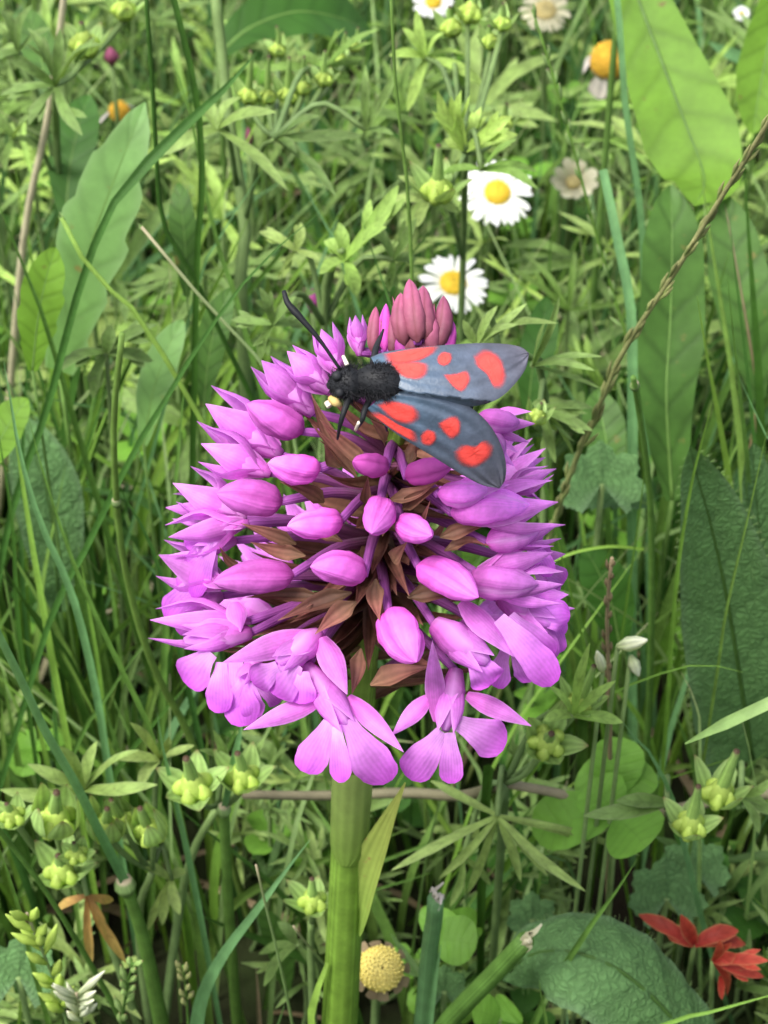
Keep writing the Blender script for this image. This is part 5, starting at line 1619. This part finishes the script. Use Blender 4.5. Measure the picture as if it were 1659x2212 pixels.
def ok(pts):
    """False when a blade would pass in front of something the photograph shows clearly"""
    global _pu
    if _pu is None:
        _pu = np.array(PROT)
    p = spline(pts, 9)
    q = p - CAM
    d = q @ FWD
    if (d < 0.05).any():
        return False
    u = W_U / 2 + F_U * (q @ RIGHT) / d
    v = H_U / 2 - F_U * (q @ UPV) / d
    # the orchid and the moth, and the air in front of them
    inside = (u > -40) & (u < W_U + 40) & (v > -40) & (v < H_U + 40)
    if ((d < 0.232) & inside).any():
        return False
    hx = (u > 300) & (u < 1260) & (v > 580) & (v < 1720) & (d < 0.262)
    sx = (u > 660) & (u < 890) & (v > 1650) & (d < 0.30)
    if (hx | sx).any():
        return False
    for i in range(len(p)):
        m = (np.abs(_pu[:, 0] - u[i]) < _pu[:, 2]) & (np.abs(_pu[:, 1] - v[i]) < _pu[:, 2]) & (d[i] < _pu[:, 3] - 0.001)
        if m.any():
            return False
    return True


for (lb, x, y, n_, h, sp, mats, lean) in [
        ('tall fine tuft at the left edge level with the moth', -0.062, 0.085, 22, 0.115, 0.03, ('grass_mid', 'grass_dark', 'grass_bright'), (0.05, 0)),
        ('fine green tuft left of the orchid middle', -0.045, 0.07, 22, 0.10, 0.03, ('grass_mid', 'grass_dark', 'grass_mid'), (-0.1, 0)),
        ('fine green tuft left of the lowest orchid flowers', -0.050, 0.045, 22, 0.075, 0.03, ('grass_mid', 'grass_bright', 'grass_dark'), (0, 0)),
        ('sparse thin tuft between the orchid and the hairy leaf', 0.042, 0.075, 16, 0.10, 0.025, ('grass_bright', 'grass_mid'), (0.05, 0)),
        ('fine tuft in shade behind the scalloped leaves', 0.055, 0.060, 18, 0.075, 0.03, ('grass_mid', 'grass_bright'), (0, 0)),
        ('thin dark tuft behind the daisies', 0.035, 0.15, 18, 0.085, 0.03, ('grass_dark', 'grass_mid'), (0.1, 0)),
        ('fine tuft behind the capsules at lower left', -0.03, 0.042, 18, 0.055, 0.03, ('grass_mid', 'grass_bright'), (0, 0)),
        ('short tuft at the foot of the orchid stem', 0.0, 0.03, 16, 0.05, 0.03, ('grass_mid', 'grass_dark'), (0, 0)),
        ('loose tuft in the top left corner', -0.085, 0.19, 16, 0.09, 0.04, ('grass_mid', 'grass_blue'), (0, 0)),
        ('tall thin tuft in front of the upright mid green leaf', 0.058, 0.072, 16, 0.13, 0.03, ('grass_mid', 'grass_bright', 'grass_dark'), (-0.1, 0)),
        ('tall dark tuft between the daisies and the lime leaf', 0.05, 0.12, 16, 0.11, 0.03, ('grass_mid', 'grass_dark', 'grass_blue'), (0.05, 0)),
        ('tall loose tuft between the dark stalks at upper left', -0.05, 0.12, 18, 0.11, 0.04, ('grass_mid', 'grass_blue', 'grass_bright'), (0.1, 0)),
        ('loose tuft behind the lime leaf at top right', 0.085, 0.20, 16, 0.10, 0.04, ('grass_mid', 'grass_blue'), (0, 0))]:
    tuft(lb, x, y, n_, h, sp, mats, 0.0012, lean)

# ---- what nobody could count: turf, low leaves, dead stalks
def scatter_grass(name, mat, n, xr, yr, hr, wr, label, dens=None, leanf=0.5, seg=7, flat=0.0):
    b = MB()
    for _ in range(n):
        x, y = rng.uniform(*xr), rng.uniform(*yr)
        if dens and rng.random() > dens(x, y):
            continue
        H = rng.uniform(*hr)
        if y < 0.012:
            H = min(H, 0.026)
        a = rng.random() * 6.283
        L = H * leanf * rng.uniform(0.1, 1.3)
        z1 = H * (1 - flat)
        pts = [np.array([x, y, -0.004]), np.array([x + math.cos(a) * L * 0.3, y + math.sin(a) * L * 0.3, z1 * 0.6]), np.array([x + math.cos(a) * L, y + math.sin(a) * L, z1])]
        if not ok(pts):
            continue
        w = rng.uniform(*wr)
        b.ribbon(pts, [w * 0.8, w, w * 0.75, w * 0.08], up=TOCAM + jit(0.6), n=seg, k=3, fold=0.4)
    o = b.build(name, mat, at=(0, 0, 0))
    tag(o, label, 'grass', kind='stuff')
    return o


def near(x, y):
    return 1.0 if abs(x) < 0.14 and y < 0.40 else 0.35


scatter_grass('grass', 'grass_mid', 4200, (-0.28, 0.28), (-0.20, 0.62), (0.02, 0.066), (0.0008, 0.0021), 'fine mid green turf filling the meadow', near)
scatter_grass('grass', 'grass_dark', 1900, (-0.28, 0.28), (-0.20, 0.62), (0.02, 0.07), (0.0008, 0.0019), 'darker green turf low in the meadow', near)
scatter_grass('grass', 'grass_blue', 2000, (-0.28, 0.28), (-0.20, 0.62), (0.03, 0.085), (0.0009, 0.0021), 'grey green blades scattered through the turf', near)
scatter_grass('grass', 'grass_bright', 2000, (-0.28, 0.28), (-0.20, 0.62), (0.03, 0.08), (0.0007, 0.0014), 'yellow green fine blades scattered through the turf', lambda x, y: near(x, y) * (0.35 if x > 0.015 and 0.02 < y < 0.12 else 1.0))
scatter_grass('grass', 'grass_pale', 2000, (-0.24, 0.24), (0.02, 0.55), (0.04, 0.09), (0.0005, 0.0013), 'pale fine blades scattered through the turf', near)
scatter_grass('dead_grass', 'straw', 520, (-0.2, 0.2), (0.08, 0.55), (0.03, 0.06), (0.0008, 0.0016), 'pale dead grass lying in the turf', lambda x, y: 1.0 if y > 0.15 else 0.3, 1.6, 7, 0.6)
scatter_grass('dead_grass', 'straw_brown', 420, (-0.25, 0.25), (0.0, 0.6), (0.02, 0.05), (0.0008, 0.0022), 'brown dead grass lying low in the turf', None, 1.8, 7, 0.7)


def scatter_cut(name, mat, n, xr, yr, zr, Rr, label, dens=None):
    b = MB()
    sb = MB()
    for _ in range(n):
        x, y = rng.uniform(*xr), rng.uniform(*yr)
        if dens and rng.random() > dens(x, y):
            continue
        z = rng.uniform(*zr)
        if y < 0.03:
            z = min(z, 0.018)
        c = np.array([x, y, z])
        R = rng.uniform(*Rr)
        lobes = fan(c, R, rng.choice((3, 4, 5, 5, 6)), rng.random() * 6.28, rng.uniform(2.4, 4.6), rng.uniform(-0.2, 0.6), 0.4)
        if not (ok([c, lobes[0]]) and ok([c, lobes[-1]]) and ok([c, lobes[len(lobes) // 2]])):
            continue
        cut_leaf(None, c, lobes, R * rng.uniform(0.09, 0.155), mat, split=True, mbx=b, n=5)
        sb.tube([np.array([x + rng.uniform(-.008, .008), y + 0.004, -0.002]), c * 0.5 + np.array([x, y + 0.004, 0]) * 0.5, c], [0.0005, 0.0004, 0.0004], n=5, k=5, cap=False)
    tag(b.build(name, mat, at=(0, 0, 0)), label, 'foliage', kind='stuff')
    tag(sb.build('undergrowth_stalks', 'cut_stem', at=(0, 0, 0)), 'thin stalks under ' + label, 'foliage', kind='stuff')


def upper(x, y):
    e = 1.0 if y > 0.11 else 0.45
    if x > 0.012 and y < 0.125:
        e *= 0.12
    if x < -0.02 and 0.02 < y < 0.10:
        e *= 0.5
    return e * (1.0 if abs(x) < 0.15 and y < 0.42 else 0.3)


scatter_cut('undergrowth', 'cut_leaf', 950, (-0.22, 0.22), (-0.1, 0.55), (0.025, 0.078), (0.008, 0.024), 'cut leaved foliage carpeting the meadow', upper)
scatter_cut('undergrowth', 'cut_leaf_bright', 480, (-0.22, 0.22), (0.05, 0.55), (0.045, 0.085), (0.008, 0.018), 'fresh bright cut foliage higher in the meadow', upper)
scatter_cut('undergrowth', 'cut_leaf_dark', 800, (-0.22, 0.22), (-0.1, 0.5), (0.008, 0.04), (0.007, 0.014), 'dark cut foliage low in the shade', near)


def scatter_trefoil(name, mat, n, xr, yr, zr, Rr, label, dens=None):
    b = MB()
    for _ in range(n):
        x, y = rng.uniform(*xr), rng.uniform(*yr)
        if dens and rng.random() > dens(x, y):
            continue
        z = rng.uniform(*zr)
        if y < 0.03:
            z = min(z, 0.018)
        c = np.array([x, y, z])
        R = rng.uniform(*Rr)
        a0 = rng.random() * 6.28
        tips = [c + np.array([math.cos(a0 + i * 2.09), math.sin(a0 + i * 2.09), rng.uniform(-.1, .4)]) * R for i in range(3)]
        if not all(ok([c, q]) for q in tips):
            continue
        r0 = rng.random()
        for q in tips:
            b.ribbon([c, (c + q) / 2 + np.array([0, 0, R * 0.08]), q], lambda t: R * 0.95 * float(np.interp(t, [0, 0.2, 0.5, 0.75, 0.93, 1], [0.12, 0.6, 0.95, 1.0, 0.7, 0.25])), up=np.array([0, 0, 1]) + jit(0.15), n=8, k=5, fold=0.2, rnd=r0)
        b.tube([np.array([x, y + 0.003, -0.002]), c * 0.5 + np.array([x, y + 0.003, 0]) * 0.5, c], [0.0004] * 3, n=4, k=5, cap=False)
    tag(b.build(name, mat, at=(0, 0, 0)), label, 'foliage', kind='stuff')


scatter_trefoil('clover_carpet', 'clover', 420, (-0.2, 0.2), (-0.1, 0.5), (0.012, 0.045), (0.004, 0.008), 'low clover leaves mixed into the turf', near)
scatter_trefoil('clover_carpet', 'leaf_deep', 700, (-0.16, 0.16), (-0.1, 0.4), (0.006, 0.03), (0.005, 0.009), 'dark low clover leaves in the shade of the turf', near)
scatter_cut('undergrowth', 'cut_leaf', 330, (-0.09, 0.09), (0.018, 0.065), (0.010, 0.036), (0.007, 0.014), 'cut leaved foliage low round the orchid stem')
